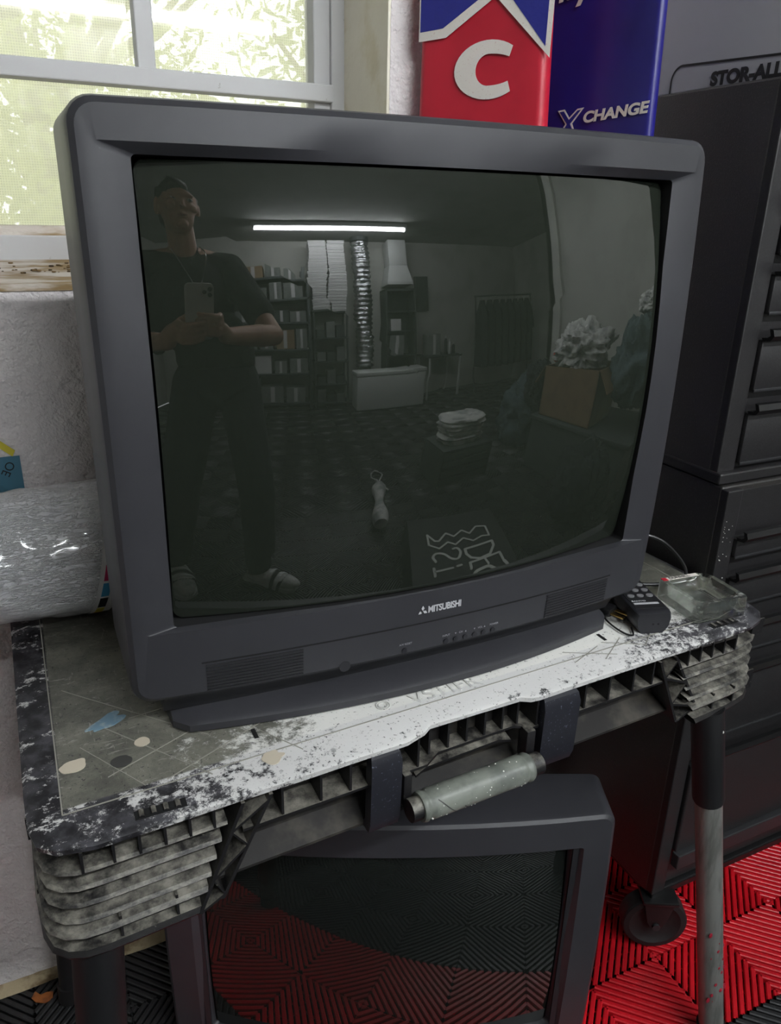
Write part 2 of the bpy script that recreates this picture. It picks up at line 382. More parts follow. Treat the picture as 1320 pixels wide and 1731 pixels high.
b.bbox((WX0,Y,1.172),(WX1,Y+.05,1.211),.002); b.bbox((.495,Y,1.19),(WX1,Y+.05,WZ1),.002); b.bbox((.469,Y+.008,1.205),(.497,Y+.05,WZ1),.002)
b.bbox((WX0,Y,WZ1-.04),(WX1,Y+.05,WZ1),.002); b.bbox((WX0,Y,1.172),(WX0+.05,Y+.05,WZ1),.002)
b.bbox((WX0+.05,Y-.004,1.410),(.497,Y+.03,1.4345),.002)
b.bbox((.2045,Y-.001,1.43),(.2295,Y+.028,WZ1-.03),.002); b.bbox((-.42,Y-.001,1.43),(-.395,Y+.028,WZ1-.03),.002)
part('window_frame', b, 'frame', win, flat=True)
part('bottom_track', B().bbox((WX0+.05,Y+.002,1.208),(.48,Y+.03,1.224),.001), 'sill', win, flat=True)
part('glass_pane', B().box((WX0+.05,Y+.034,1.21),(.475,Y+.037,WZ1-.03)), 'pane', win, flat=True)
part('insect_screen', B().box((WX0+.05,Y+.044,1.21),(.475,Y+.0445,WZ1-.03)), 'mesh', win, flat=True)
# baseboard-like rough mortar edge at the wall foot
b = B(); pts = []
for i in range(60):
    x = -.9+i*.03; pts.append([V((x,YW+.002,.0)),V((x,YW-.012-.006*noise.noise(V((x*9,0,0))),.0)),V((x,YW-.008,.014+.008*noise.noise(V((x*14,3,0))))),V((x,YW+.002,.018+.006*noise.noise(V((x*7,5,0)))))])
b.loft(pts); M['mortar'] = mat('stained_mortar', rgb(176,160,130), .9, c2=rgb(110,92,66), nscale=22, bs=.6, bscale=60, bd=.003)
struct('baseboard_back', b, 'mortar', flat=False)

# floor: interlocking ribbed tiles over a slab
T = .2925; X0, Y0 = .895, .70
b = B(); b.mi = 2; b.box((XL,YB,-.05),(5.0,YW,-.012))
def isred(cx, cy):
    if cy > .84: return cx > .46
    if cy > .55: return True
    return False
P = .01625; NR = 18
def ribbar(p, q, cx, cy, mi):
    d = (q-p).normalized(); n = V((-d.y, d.x, 0)); w = .0042; h = 0.0; e = .0016
    pr = [(-w,-.012),(-w,h-e),(-w+e,h),(w-e,h),(w,h-e),(w,-.012)]
    a = [b.bm.verts.new((cx+p.x+n.x*o, cy+p.y+n.y*o, z)) for o, z in pr]; c = [b.bm.verts.new((cx+q.x+n.x*o, cy+q.y+n.y*o, z)) for o, z in pr]
    for i in range(5):
        f = b.bm.faces.new((a[i], c[i], c[i+1], a[i+1])); f.material_index = mi; f.smooth = False
nx0 = int((XL-X0)/T)-1
for iy in range(-18, 2):
    cy = Y0+iy*T
    if cy+T/2 > YW+.1: continue
    for ix in range(-9, 15):
        cx = X0+ix*T
        if cx < XL or cx > 5: continue
        if cy < -1.0 and (ix+iy)%1: continue
        far = cy < -.9 or cx > 2.2 or cx < -.9
        mi = 0 if isred(cx, cy) else 1
        if far:
            b.mi = mi; b.box((cx-T/2,cy-T/2,-.012),(cx+T/2,cy+T/2,-.002)); 
            if cy < -2.6: continue
        step = 2 if far else 1
        for k in range(0, NR, step):
            s = (k+.5)*P; h = T/2
            for sx in (-1,1):
                for sy in (-1,1):
                    # segment of |x|+|y|=s in this quadrant clipped to the tile
                    a0 = (min(s,h), s-min(s,h)); a1 = (s-min(s,h), min(s,h))
                    if a0[0]-a1[0] < .002: continue
                    ribbar(V((sx*a0[0],sy*a0[1],0)), V((sx*a1[0],sy*a1[1],0)), cx, cy, mi)
        if not far:
            b.mi = mi
            for k in range(-4, 5):     # low connecting webs under the ribs, across the rib direction
                for sx in (-1,1):
                    o = k*T/9
                    b.bar((cx+o-.05*sx*0-T/2*0, cy-T/2, -.0085), (cx+o, cy+T/2, -.0085), .003, .004)
                    break
                b.bar((cx-T/2, cy+k*T/9, -.0085), (cx+T/2, cy+k*T/9, -.0085), .003, .004)
bm = b.bm; me = bpy.data.meshes.new('floor'); bm.to_mesh(me); bm.free()
for q in ('tred','tblk','slab'): me.materials.append(M[q])
fl = link('floor', me); fl['kind'] = 'structure'

# ---------------------------------------------------------------- outdoors
struct('ground_outside', B().box((-8,1.35,-.1),(12,16,-.02)), 'grass')
def tree(x, y, h, r, n, m, label, trunk=.09, z0=.2, group=None):
    t = thing('tree', label, 'tree', (x,y,-.02), group=group)
    b = B(); b.tube([(x,y,-.02),(x+.05,y,h*.35),(x-.06,y+.02,h*.7),(x+.02,y,h*.92)],[trunk,trunk*.8,trunk*.55,trunk*.25],10)
    for k in range(5):
        a = random.uniform(0,6.28); z = h*random.uniform(.35,.7); b.tube([(x,y,z),(x+math.cos(a)*r*.4,y+math.sin(a)*r*.4,z+.25),(x+math.cos(a)*r*.75,y+math.sin(a)*r*.75,z+.6)],[trunk*.4,trunk*.3,.01],6)
    part('trunk', b, 'bark', t)
    b = B()
    for i in range(n):
        u = V((random.gauss(0,1),random.gauss(0,1),random.gauss(0,1))).normalized()*(random.random()**.4)
        c = V((x+u.x*r, y+u.y*r, z0+(h-z0)*(.5+.5*u.z)))
        if noise.noise(c*1.7) < -.08: continue
        d = V((random.gauss(0,1),random.gauss(0,1),random.gauss(0,.6)-.4)).normalized(); e = d.orthogonal().normalized(); L = random.uniform(.02,.05); w = L*.4
        b.poly([c-d*L, c+e*w, c+d*L, c-e*w])
    part('foliage', b, m, t, flat=True)
tree(.2,3.7,2.7,.7,4500,'fol2','olive tree seen through the left side of the window',.07)
tree(1.9,3.9,3.4,.85,5500,'fol','bright green tree seen through the right side of the window',.06,.1)
tree(-1.45,4.0,3.2,.8,2600,'fol','green tree outside beyond the far left edge of the window',.08)
tree(.75,6.9,3.3,1.4,4200,'fol2','pale distant tree behind the two nearer ones outside',.12)
b = B()
for i in range(10000):
    c = V((random.uniform(-1.2,3.2),random.uniform(2.1,2.75),random.uniform(-.02,1.45+.12*math.sin(i))))
    d = V((random.gauss(0,1),random.gauss(0,1),random.gauss(0,1))).normalized(); e = d.orthogonal().normalized(); L = random.uniform(.025,.055)
    b.poly([c-d*L, c+e*L*.4, c+d*L, c-e*L*.4])
solo('hedge', b, 'fol2', 'leafy yellow-green hedge filling the lower window pane', 'hedge', (1,2.5,0), flat=True)

# ---------------------------------------------------------------- lights
w = bpy.data.worlds.new('world'); SC.world = w; w.use_nodes = True
bg = w.node_tree.nodes['Background']; bg.inputs[0].default_value = (.93,.97,1,1); bg.inputs[1].default_value = .95
M['tubeon'] = mat('lit_fluorescent_tube', (.93,.97,1,1), .5, emit=48)
M['housing'] = mat('fixture_enamel', rgb(176,178,176), .4)
def strip(x0, x1, y, label, z=2.5):
    t = thing('strip_light', label, 'ceiling light', ((x0+x1)/2,y,z))
    part('housing', B().bbox((x0,y-.055,z-.05),(x1,y+.055,z-.001),.004), 'housing', t)
    for e in (x0+.01, x1-.03): part('end_cap', B().bbox((e,y-.05,z-.085),(e+.02,y+.05,z-.045),.003), 'housing', t)
    part('tube', B().tube([(x0+.03,y,z-.072),(x1-.03,y,z-.072)],.019,14), 'tubeon', t)
    return t
strip(-.12,1.94,-3.5,'long fluorescent strip light on the ceiling near the shelves')
strip(.0,2.4,-1.0,'long fluorescent strip light on the ceiling above the person')

# ---------------------------------------------------------------- televisions
def make_tv(label, loc, rz, main):
    tv = thing('television', label, 'television', loc, rz)
    H = 0 if main else -.05
    top, bot = (.574, .048) if main else (.465, .004)
    zc, hh = (top+bot)/2, (top-bot)/2
    def fy(x, z, k=1): return k*(-.023*(1-(x/.3155)**2) - .009*(1-((z-zc)/hh)**2))
    HW = .3155 if main else .328
    # cabinet shell with front face and the mitred recess
    b = B(); rings = []
    def ring(hw, zc_, hh_, rad, y, face=0, xc=0): 
        return [V((x, y+(fy(x,z) if face else 0), z)) for x, z in rr(hw, zc_, hh_, rad, xc=xc)]
    rings.append(ring(HW-.0005,zc,hh,.018,.135 if main else .085)); rings.append(ring(HW,zc,hh,.020,.06)); rings.append(ring(HW,zc,hh,.020,.008,1))
    rings.append(ring(HW-.0015,zc,hh-.0015,.019,.0035,1)); rings.append(ring(HW-.006,zc,hh-.006,.016,.0,1))
    if main: o0 = dict(hw=.298, zc_=.3345, hh_=.2085, rad=.004); i0 = (.2715,.33075,.204,.004); GZ = .3295
    else: o0 = dict(hw=.283, zc_=zc-.016, hh_=hh-.036, rad=.004); i0 = (.266,zc-.016,hh-.042,.008); GZ = zc-.016
    rings.append([V((x,-.0005+fy(x,z),z)) for x, z in rr(o0['hw'],o0['zc_'],o0['hh_'],o0['rad'])])
    def gy(x, z):
        if main: return -.0425+(x*x+(z-GZ)**2)/2
        return -.030+(x*x+(z-GZ)**2)/2.6
    r1 = [V((x, min(gy(x,z)-.0045, .008+fy(x,z)*.9) if main else max(gy(x,z)-.001,-.02)+.004, z)) for x, z in rr(*i0)]
    rings.append(r1); b.loft(rings, caps=(False,False))
    part('cabinet_front', b, 'tvplastic', tv, keep=True, ang=28)
    b = B(); b.loft([r1, [p+V((0,.05,0)) for p in r1]], caps=(False,False)); part('tube_gasket', b, 'black', tv, keep=True)
    # tapering rear housing
    b = B()
    if main: b.loft([ring(.305,zc,hh-.008,.02,.13), ring(.285,zc-.005,hh-.03,.03,.17), ring(.20,zc-.03,hh-.07,.04,.28), ring(.16,zc-.05,hh-.11,.04,.395)], caps=(False,True))
    else: b.loft([ring(.318,zc,hh-.008,.02,.08), ring(.29,zc-.005,hh-.03,.03,.12), ring(.17,zc-.02,hh-.06,.04,.20), ring(.14,zc-.03,hh-.08,.04,.265)], caps=(False,True))
    back = part('rear_housing', b, 'tvplastic', tv, keep=True)
    b = B()
    for k in range(14): b.box((-.12+k*.018,(.29 if main else .17),zc+hh-.12),(-.112+k*.018,(.36 if main else .22),zc+hh-(.092 if main else .075)))
    part('vent_slots', b, 'tvdark', back, keep=True, flat=True)
    # picture tube
    b = B(); gh, gz, gv = (.2688, .33075, .2018) if main else (.2625, i0[1], i0[2]-.0015)
    rs = []
    for k in range(1, 15):
        f = k/14; rs.append([V((x, gy(x,z), z)) for x, z in rr(gh*f, gz, gv*f, .010*f+.0001)])
    rs.append([p+V((0,.004,0))+(V((0,0,gz))-p)*V((1,0,1)).length*0 for p in [V((x*1.004, gy(x,z)+.005, z)) for x, z in rr(gh,gz,gv,.010)]])
    rs.append([V((x*.99, gy(x,z)+.05, z)) for x, z in rr(gh,gz,gv,.010)])
    b.loft(rs, caps=(True,False))
    part('screen', b, 'glassblack' if main else 'glassblack2', tv, keep=True, ang=60)
    if not main:
        # dark inner side strip beside the glass, inner panel edge
        for sx in (-1,1): part('inner_bezel_strip', B().box((sx*.273-.004,-.006,zc-hh+.04),(sx*.273+.004,-.001,zc+hh-.042)), 'tvdark', tv, keep=True)
        b = B(); b.bbox((-.25,.01,0),(.25,.08,.012),.004); part('foot', b, 'tvdark', tv, keep=True)
        return tv
    # underside that slants back to the foot
    def arc(x, k): return -.023*(1-(x/.3155)**2)*k
    b = B(); rs = []
    for i in range(25):
        x = -.285+.57*i/24; rs.append([V((x,arc(x,1)+.004,.052)),V((x,arc(x,.9)+.022,.034)),V((x,arc(x,.9)+.03,.018)),V((x,.30,.018)),V((x,.30,.052))])
    b.loft(rs); part('lower_housing', b, 'tvdark', tv, keep=True)
    b = B(); rs = []
    for i in range(41):
        u = -1+2*i/40; x = .278*u; e = max(0, abs(u)-.96)/.04; yf = -.026+.029*(x/.265)**2+.012*e*e
        rs.append([V((x,yf+.004,.0)),V((x,yf,.002)),V((x,yf,.0095)),V((x,yf+.004,.0125)),V((x,yf+.035,.021)),V((x,.055,.027)),V((x*1.03,.12,.030)),V((x*1.06,.30,.030)),V((x*1.06,.30,.0))])
    b.loft(rs); part('foot', b, 'tvplastic', tv, keep=True)
    # seam of the control flap, grilles
    b = B(); rs = []
    for i in range(41):
        x = -.25+.50*i/40; y = fy(x,.088); rs.append([V((x,y-.0005,.0872)),V((x,y-.0005,.0886)),V((x,y+.002,.0886)),V((x,y+.002,.0872))])
    b.loft(rs); part('flap_seam', b, 'black', tv, keep=True, flat=True)
    for sx in (-1, 1):
        b = B(); xa, xb = (.150, .246) if sx > 0 else (.150, .246)
        for j in range(9):
            z0 = .0535+j*.0036+.0005; rs = []
            for i in range(13):
                x = sx*(xa+(xb-xa)*i/12); y = fy(x,z0); rs.append([V((x,y-.0012,z0)),V((x,y-.0012,z0+.0018)),V((x,y+.001,z0+.0022)),V((x,y+.001,z0-.0004))])
            b.loft(rs)
        part('speaker_grille', b, 'tvdark', tv, keep=True)
    bt = [(-.0368,.0575,'A/V RESET'),(.0139,.0575,'INPUT'),(.0262,.0575,None),(.0386,.0575,'CH'),(.0508,.0575,None),(.0628,.0575,'VOL'),(.0755,.0575,'POWER')]
    def fm(x, z, dy=-.0006):
        y = fy(x,z); e = .002; return frame3((x,y+dy,z), (2*e, fy(x+e,z)-fy(x-e,z), 0), (0, 0, 1))
    F0 = FR[tv]
    for x, z, s in bt:
        b = B(); m = fm(x,z,0); b.tube([m@V((0,0,.0014)),m@V((0,0,-.003))],.0030,14); part('button', b, 'buttonplastic', tv, keep=True)
    for s, x, z, sz in (('A/V RESET',-.0435,.0645,.0034),('INPUT',.0088,.0640,.0034),('CH',.0300,.0640,.0034),('VOL',.0545,.0640,.0034),('POWER',.0705,.0640,.0034)):
        text('button_legend', s, sz, F0 @ fm(x,z), 'print2', tv, .0001)
    b = B()
    for x, up in ((.0255,-1),(.0386,1),(.0500,-1),(.0635,1)):
        m = fm(x,.0652); b.poly([m@V((-.0011,-.001*up,.0003)),m@V((.0011,-.001*up,.0003)),m@V((0,.0012*up,.0003))])
    part('arrow_mark', b, 'print2', tv, keep=True)
    b = B(); m = fm(-.105,.0535,0); b.tube([m@V((0,0,.0005)),m@V((0,0,-.002))],.0058,20); part('sensor_window', b, 'buttonplastic', tv, keep=True)
    b = B()
    for i in range(24):
        a0, a1 = 2*PI*i/24, 2*PI*(i+1)/24; b.poly([m@V((.0058*math.cos(a0),.0058*math.sin(a0),.0007)),m@V((.0058*math.cos(a1),.0058*math.sin(a1),.0007)),m@V((.0063*math.cos(a1),.0063*math.sin(a1),.0007)),m@V((.0063*math.cos(a0),.0063*math.sin(a0),.0007))])
    part('sensor_ring', b, 'tvdark', tv, keep=True)
    text('maker_name', 'MITSUBISHI', .0108, F0 @ fm(-.0118,.1000), 'print', tv, .0003, bold=.00025, space=.93, xs=.80)
    b = B(); m = fm(-.0183,.1035)
    for k in range(3):
        a = PI/2+k*2*PI/3; u = V((math.cos(a),math.sin(a),0)); w_ = V((-u.y,u.x,0)); q = [V((0,0,.0006)), u*.0031+w_*.0018, u*.0062, u*.0031-w_*.0018]
        b.poly([m@(V((p.x,p.y,.0006))) for p in q])
    part('three_diamond_mark', b, 'print', tv, keep=True)
    return tv
TT = .755
TV_Z = .7558
make_tv('large dark grey tube television standing on the worktable', (.3675,.665,TV_Z), 0, True)
th = math.radians(24); ex = V((math.cos(th), -math.sin(th), 0)); corner = V((.676,.634,0))
ctr = corner - ex*.328
make_tv('dark grey tube television on the floor beneath the worktable', (ctr.x,ctr.y,.0), -th, False)

# ---------------------------------------------------------------- folding worktable
tb = thing('folding_worktable', 'paint-spattered black plastic folding worktable with splayed legs', 'workbench', (-.05,.555,0))
def yf(x): return .5585+.055*(x+.0)
out = [(-.052,.640),(-.050,.596),(-.044,.574),(-.030,.562),(.0,.5565),(.06,.559),(.123,.563),(.19,.566),(.255,.570),(.302,.572),(.326,.580),(.336,.587),(.40,.589),(.452,.590),(.462,.584),(.474,.583),(.52,.586),(.56,.588),(.673,.594),(.76,.598),(.825,.602),(.853,.611),(.870,.627),(.876,.655),(.868,.75),(.848,1.092),(-.060,1.092)]
b = B(); n = len(out)
def inset(k):
    res = []
    for i, p in enumerate(out):
        a = V(out[i-1]+(0,)); q = V(p+(0,)); c = V(out[(i+1)%n]+(0,)); t1 = ((q-a).normalized()+(c-q).normalized()).normalized(); nn = V((-t1.y,t1.x,0)); res.append(q+nn*k)
    return res
jit = [noise.noise(V((p[0]*60,p[1]*40,0)))*.0015 for p in out]
b.loft([[V((p.x,p.y,.747)) for p in inset(.0)],[V((p.x,p.y,.752+j)) for p,j in zip(inset(-.0006),jit)],[V((p.x,p.y,.755)) for p in inset(.003)]])
topo = part('tabletop', b, 'top', tb, ang=50)
# scribed lines, mould recesses and paint drips on the top
b = B(); z = .7552
def strip2(p, q, w, z=.7553): b.bar((p[0],p[1],z),(q[0],q[1],z),w,.0006)
strip2((-.022,.600),(-.025,1.07),.0012); strip2((-.022,.600),(.80,.640),.0012); strip2((.80,.640),(.835,.66),.0012); strip2((.835,.66),(.82,1.05),.0012)
M['scribe'] = mat('scribed_edge', rgb(150,148,138), .5)
part('inset_panel_edge', b, 'scribe', topo)
b = B()
for p, q in (((.02,.635),(.16,.70)),((.07,.61),(.24,.69)),((.02,.72),(.11,.60)),((.12,.72),(.2,.60)),((-.01,.80),(.12,.66)),((.05,.72),(.18,.735)),((.0,.69),(.05,.61)),((.55,.62),(.6,.64)),((.55,.645),(.61,.615)),((.59,.612),(.64,.645)),((.61,.645),(.66,.618)),((.66,.62),(.70,.65))): b = B(); strip2(p, q, .0008); part('scratch_line', b, 'scribe', topo)
def blob(name, cx, cy, rx, ry, m, rot=0, h=.0006, ir=.25, seed=0):
    b = B(); pts = []
    for i in range(28):
        a = 2*PI*i/28; r = 1+ir*noise.noise(V((math.cos(a)*1.5+seed,math.sin(a)*1.5,seed)))
        x, y = rx*r*math.cos(a), ry*r*math.sin(a); pts.append((cx+x*math.cos(rot)-y*math.sin(rot), cy+x*math.sin(rot)+y*math.cos(rot)))
    b.prism(pts, .7550, .7552+h); return part(name, b, m, topo)
blob('paint_drip', -.008,.664,.013,.009,'beigepaint',.3,seed=3); blob('paint_drip',.057,.675,.0075,.007,'beigepaint',seed=1,ir=.1)
blob('paint_drip', .034,.653,.010,.0085,'darkspot',seed=2,ir=.1); blob('paint_drip',.030,.724,.024,.008,'bluepaint',.5,seed=4,ir=.8)
blob('paint_drip', .168,.600,.011,.008,'beigepaint',seed=5,ir=.6)
text('embossed_lettering', 'VSTIFR', .026, frame3((.335,.622,.755),(1,.055,0),(-.0,1,0)), 'top', topo, .0012, space=1.15)
b = B(); m0 = frame3((.303,.634,.7553),(1,0,0),(0,1,0))
for R_ in (.007,.0045): b.loft([[m0@V(((R_+o)*math.cos(2*PI*i/24),(R_+o)*math.sin(2*PI*i/24),h)) for i in range(24)] for o,h in ((0,0),(0,.0008),(.001,.0008),(.001,0))], caps=(False,False))
part('embossed_circle', b, 'top', topo)
for x, y in ((.163,.643),(.619,.655)): part('mould_slot', B().box((x-.0022,y-.008,.7551),(x+.0022,y+.008,.7555)), 'black', topo)
for x0, y0, s in ((.040,.572,1),(.775,.618,1)):
    f = part('moulded_vent', B().box((x0-.005,y0-.004,.7551),(x0+.040,y0+.007,.7556), None), 'black', topo, flat=True)
    b = B()
    for k in range(4): b.tube([(x0+.001+k*.0105,y0-.003,.7552),(x0+.001+k*.0105,y0+.006,.7552)],.0028,8)
    part('vent_rib', b, 'ribs', f)

# ribbed corner blocks swept along the rim
prof = [(0.747, -0.003), (0.744, -0.006), (0.7415, -0.022), (0.7275, -0.022), (0.7255, -0.003), (0.7235, 0.0), (0.7205, -0.002), (0.7199, -0.016), (0.711, -0.016), (0.708, -0.003), (0.7055, 0.0), (0.703, -0.002), (0.7024, -0.016), (0.6935, -0.016), (0.6905, -0.002), (0.688, 0.001), (0.6855, -0.001), (0.6849, -0.016), (0.676, -0.016), (0.673, -0.001), (0.6705, 0.002), (0.668, 0.0), (0.6675, -0.016), (0.664, -0.016), (0.66, 0.002), (0.656, 0.005), (0.6525, 0.003), (0.6518, -0.02), (0.643, -0.02), (0.6395, 0.003), (0.6335, 0.005), (0.63, 0.003), (0.6285, -0.003), (0.628, -0.03)]
def pathpts(side):
    if side < 0: P_ = [(-.058,1.06),(-.055,.85),(-.052,.70),(-.051,.62),(-.0485,.592),(-.0425,.574),(-.032,.564),(-.018,.559),(.0,.5585)]+[(x,yf(x)) for x in (.03,.06,.09,.122)]
    else: P_ = [(x,yf(x)-.003) for x in (.688,.72,.76,.80)]+[(.822,.603),(.842,.608),(.858,.618),(.868,.632),(.872,.650),(.868,.72),(.858,.90),(.848,1.06)]
    return P_
def sweep(side, inn=.0):
    P_ = pathpts(side); rs = []
    for i, p in enumerate(P_):
        q = V(p+(0,)); a = V(P_[max(i-1,0)]+(0,)); c = V(P_[min(i+1,len(P_)-1)]+(0,)); t = (c-a).normalized(); nn = V((t.y,-t.x,0)); r = []
        for z, o in prof:
            tt = (.747-z)/.119; off = nn*(o+inn)
            x = q.x+off.x; y = q.y+off.y
            if side < 0 and q.x > .02: x -= (q.x-.0)/.122*.042*tt
            if side > 0 and q.x < .80: x += (.80-q.x)/.11*.052*tt
            r.append(V((x,y,z)))
        rs.append(r)
    return rs
for side in (-1, 1):
    b = B(); b.loft(sweep(side), closed=False)
    cb = part('corner_block', b, 'ribs', tb, ang=24)
    b = B(); P_ = pathpts(side)
    seg = [(P_[i],P_[i+1]) for i in range(len(P_)-1)]
    # fins in the top and bottom pockets
    pos = ([(x,'f') for x in (-.012,.014,.036,.058,.080,.102)] if side < 0 else [(x,'f') for x in (.712,.734,.756,.778,.800)])
    def fin(a, c): part('fin', B().box(a, c), 'ribs', cb)
    for x, _ in pos:
        y = yf(x)-(.003 if side > 0 else 0); fin((x-.0012,y+.0005,.723),(x+.0012,y+.022,.746))
    for x in ((.012,.062) if side < 0 else (.775,.815)):
        y = yf(x)-(.003 if side > 0 else 0); fin((x-.0012,y-.001,.634),(x+.0012,y+.02,.664))
    for y in (.62,.66,.70,.75,.80,.85,.9,.95,1.0):
        x = -.052 if side < 0 else .8705-(y-.65)*.055
        fin((x-.001 if side<0 else x-.02,y-.0012,.723),(x+.02 if side<0 else x+.001,y+.0012,.746)); fin((x-.002 if side<0 else x-.02,y-.0012,.634),(x+.02 if side<0 else x+.002,y+.0012,.664))
    # backing wall
    b = B()
    if side < 0: b.loft([[V((-.03,.582,z)),V((.120-.042*(.747-z)/.119,.584,z)),V((.118-.042*(.747-z)/.119,.66,z)),V((-.03,1.05,z))] for z in (.629,.746)])
    else: b.loft([[V((.690+.052*(.747-z)/.119,.613,z)),V((.845,.63,z)),V((.82,1.05,z)),V((.70+.052*(.747-z)/.119,.69,z))] for z in (.629,.746)])
    part('block_core', b, 'beam', cb)
# truss braces beside the blocks
for side, RA, RB in ((-1, ((.153,.738),(.104,.640)), ((.126,.738),(.082,.632))), (1, ((.692,.738),(.745,.650)), ((.664,.738),(.709,.640)))):
    b = B()
    def pt(r, t, dy): x = r[0][0]+(r[1][0]-r[0][0])*t; z = r[0][1]+(r[1][1]-r[0][1])*t; return V((x, yf(x)+dy-.003, z))
    for r in (RA, RB): b.loft([[pt(r,t,0)+V((-.0018,0,0)),pt(r,t,0)+V((.0018,0,0)),pt(r,t,.035)+V((.0018,0,0)),pt(r,t,.035)+V((-.0018,0,0))] for t in (-.06,1)])
    zz = [(RA,0),(RB,.22),(RA,.45),(RB,.68),(RA,.95),(RB,1.0)]
    for (r0,t0),(r1,t1) in zip(zz, zz[1:]):
        b.loft([[pt(r0,t0,0)+V((0,0,-.0016)),pt(r0,t0,.035)+V((0,0,-.0016)),pt(r0,t0,.035)+V((0,0,.0016)),pt(r0,t0,0)+V((0,0,.0016))],[pt(r1,t1,0)+V((0,0,-.0016)),pt(r1,t1,.035)+V((0,0,-.0016)),pt(r1,t1,.035)+V((0,0,.0016)),pt(r1,t1,0)+V((0,0,.0016))]])
    b.loft([[pt(RA,t,.03),pt(RB,t,.03),pt(RB,t,.036),pt(RA,t,.036)] for t in (-.04,1)])
    part('truss_brace', b, 'ribs', tb, flat=True)
# front pockets under the lip: shelf, back panel, fins
b = B(); rs = []; rp_ = []
for i in range(29):
    x = .128+(.690-.128)*i/28; d = .012 if .33 < x < .458 else 0; y = yf(x)+d
    rs.append([V((x,y,.7085)),V((x,y,.7115)),V((x,y+.034-d,.7115)),V((x,y+.034-d,.7085))]); rp_.append([V((x,y+.032-d,.700)),V((x,y+.032-d,.7475)),V((x,y+.036-d,.7475)),V((x,y+.036-d,.700))])
b.loft(rs); part('front_shelf', b, 'ribs', tb)
b = B(); b.loft(rp_); part('front_panel', b, 'beam', tb)
for x in (.168,.208,.240,.318,.338,.362,.386,.410,.434,.455,.474,.545,.583,.622,.655):
    d = .012 if .33 < x < .458 else 0; part('front_fin', B().box((x-.0012,yf(x)+d+.001,.711),(x+.0012,yf(x)+.034,.7475)), 'ribs', tb, flat=True)
# long carrying beam with its lower flange
b = B(); rs = []
for i in range(12):
    x = .100+(.710-.100)*i/11; y = yf(x)+.036; rs.append([V((x,y,.703)),V((x,y-.001,.668)),V((x,y-.026,.655)),V((x,y-.026,.652)),V((x,y+.003,.656)),V((x,y+.004,.703))])
b.loft(rs); part('front_beam', b, 'beam', tb, ang=20)
# latches
for x0, x1 in ((.259,.294),(.477,.528)):
    b = B(); y = yf(x0)-.008
    b.loft([[V((x0+a,y+dy,z)),V((x1-a,y+dy+.002,z)),V((x1-a,y+dy+.016,z)),V((x0+a,y+dy+.014,z))] for z, a, dy in ((.648,.002,.012),(.651,.0,.006),(.665,.0,.001),(.735,.0,-.001),(.745,.001,.003),(.747,.002,.006))])
    part('latch', b, 'latch', tb, ang=30)
# carry handle
h = part('carry_handle', B().tube([(.299,.558,.676),(.468,.566,.676)],.0125,18), 'ribs', tb)
for xa, xs in ((.298,.308),(.457,.469)):
    y = yf(xa)-.004; part('handle_arm', B().bbox((xa,y-.002,.672),(xs,y+.016,.712),.002), 'ribs', h)
b = B(); p0, p1 = V((.311,.5585,.676)), V((.453,.5655,.676)); n = 60
pts = [p0+(p1-p0)*i/n for i in range(n+1)]; rad = [.0165-(.0012 if i in (0,n) else 0)-(.0016 if i in (3,4,n-4,n-3) else 0) for i in range(n+1)]
b.tube(pts, rad, 28); part('grip', b, 'grip', h)
b = B()
for ph in (.0, 1.1, 2.2, 3.3): 
    q = []
    for i in range(15):
        t = i/14; a = ph+1.5*t+2.3; c = p0+(p1-p0)*(.12+.2*ph+.16*t); q.append(c+V((0,math.cos(a),math.sin(a)))*.0164)
    b.tube(q, .0006, 6)
part('grip_groove', b, 'darkspot', h)
b = B()
for i in range(46):
    t = random.random(); a = random.uniform(1.2,4.4); c = p0+(p1-p0)*t+V((0,math.cos(a),math.sin(a)))*.0163; b.sphere(c, random.uniform(.0003,.0011), 6, 4)
part('paint_speckles', b, 'whitepaint', h)
# bridge over the handle
b = B(); b.loft([[V((x,yf(x)+.012,z-.003)),V((x,yf(x)+.012,z)),V((x,yf(x)+.034,z+.004)),V((x,yf(x)+.034,z+.001))] for x, z in ((.322,.690),(.335,.697),(.43,.699),(.448,.693))]); part('handle_bridge', b, 'ribs', tb)
# legs
def leg(top, foot, r, sleeve, mt, ms, lab=None):
    top, foot = V(top), V(foot); b = B(); d = foot-top; b.tube([top, top+d*.99], r, 20); l = part('leg', b, mt, tb)
    if sleeve:
        e = top+d*sleeve; b = B(); b.tube([top, e-d.normalized()*.004, e], [r*1.16,r*1.16,r*1.08], 20); part('leg_sleeve', b, ms, l)
    b = B(); b.tube([foot-d.normalized()*.035, foot], r*1.18, 20); part('foot_cap', b, 'rubber', l); return l
l = leg((.781,.6085,.634),(.872,.547,.0),.0190,.245,'tube','legplastic')
b = B(); dd = V((.10,-.068,-.70)); 
for i in range(26):
    t = random.choice([random.gauss(.70,.03), random.gauss(.76,.06), random.gauss(.82,.03)]); c = V((.772,.615,.70))+dd*t; a = random.uniform(-2.6,-.4); o = V((math.cos(a),math.sin(a),0))*.0188
    s = random.uniform(.001,.0055); b.sphere(c+o,(s*.9,s*.35,s*1.1),8,6)
part('red_paint_splash', b, 'redpaint', l)
b = B()
for x, y, z, s in ((.792,.585,.605,.0014),(.8,.582,.53,.0016),(.806,.584,.52,.001)): b.sphere((x,y,z),(s,s,s*1.6),8,6)
part('paint_speckles', b, 'whitepaint', l)
leg((-.008,.597,.634),(-.055,.556,.0),.0205,.9,'legplastic','legplastic')
leg((-.03,1.02,.70),(-.072,1.055,.0),.0165,.82,'legplastic','tube')
leg((.79,1.02,.70),(.835,1.055,.0),.018,.32,'tube','steelgloss')
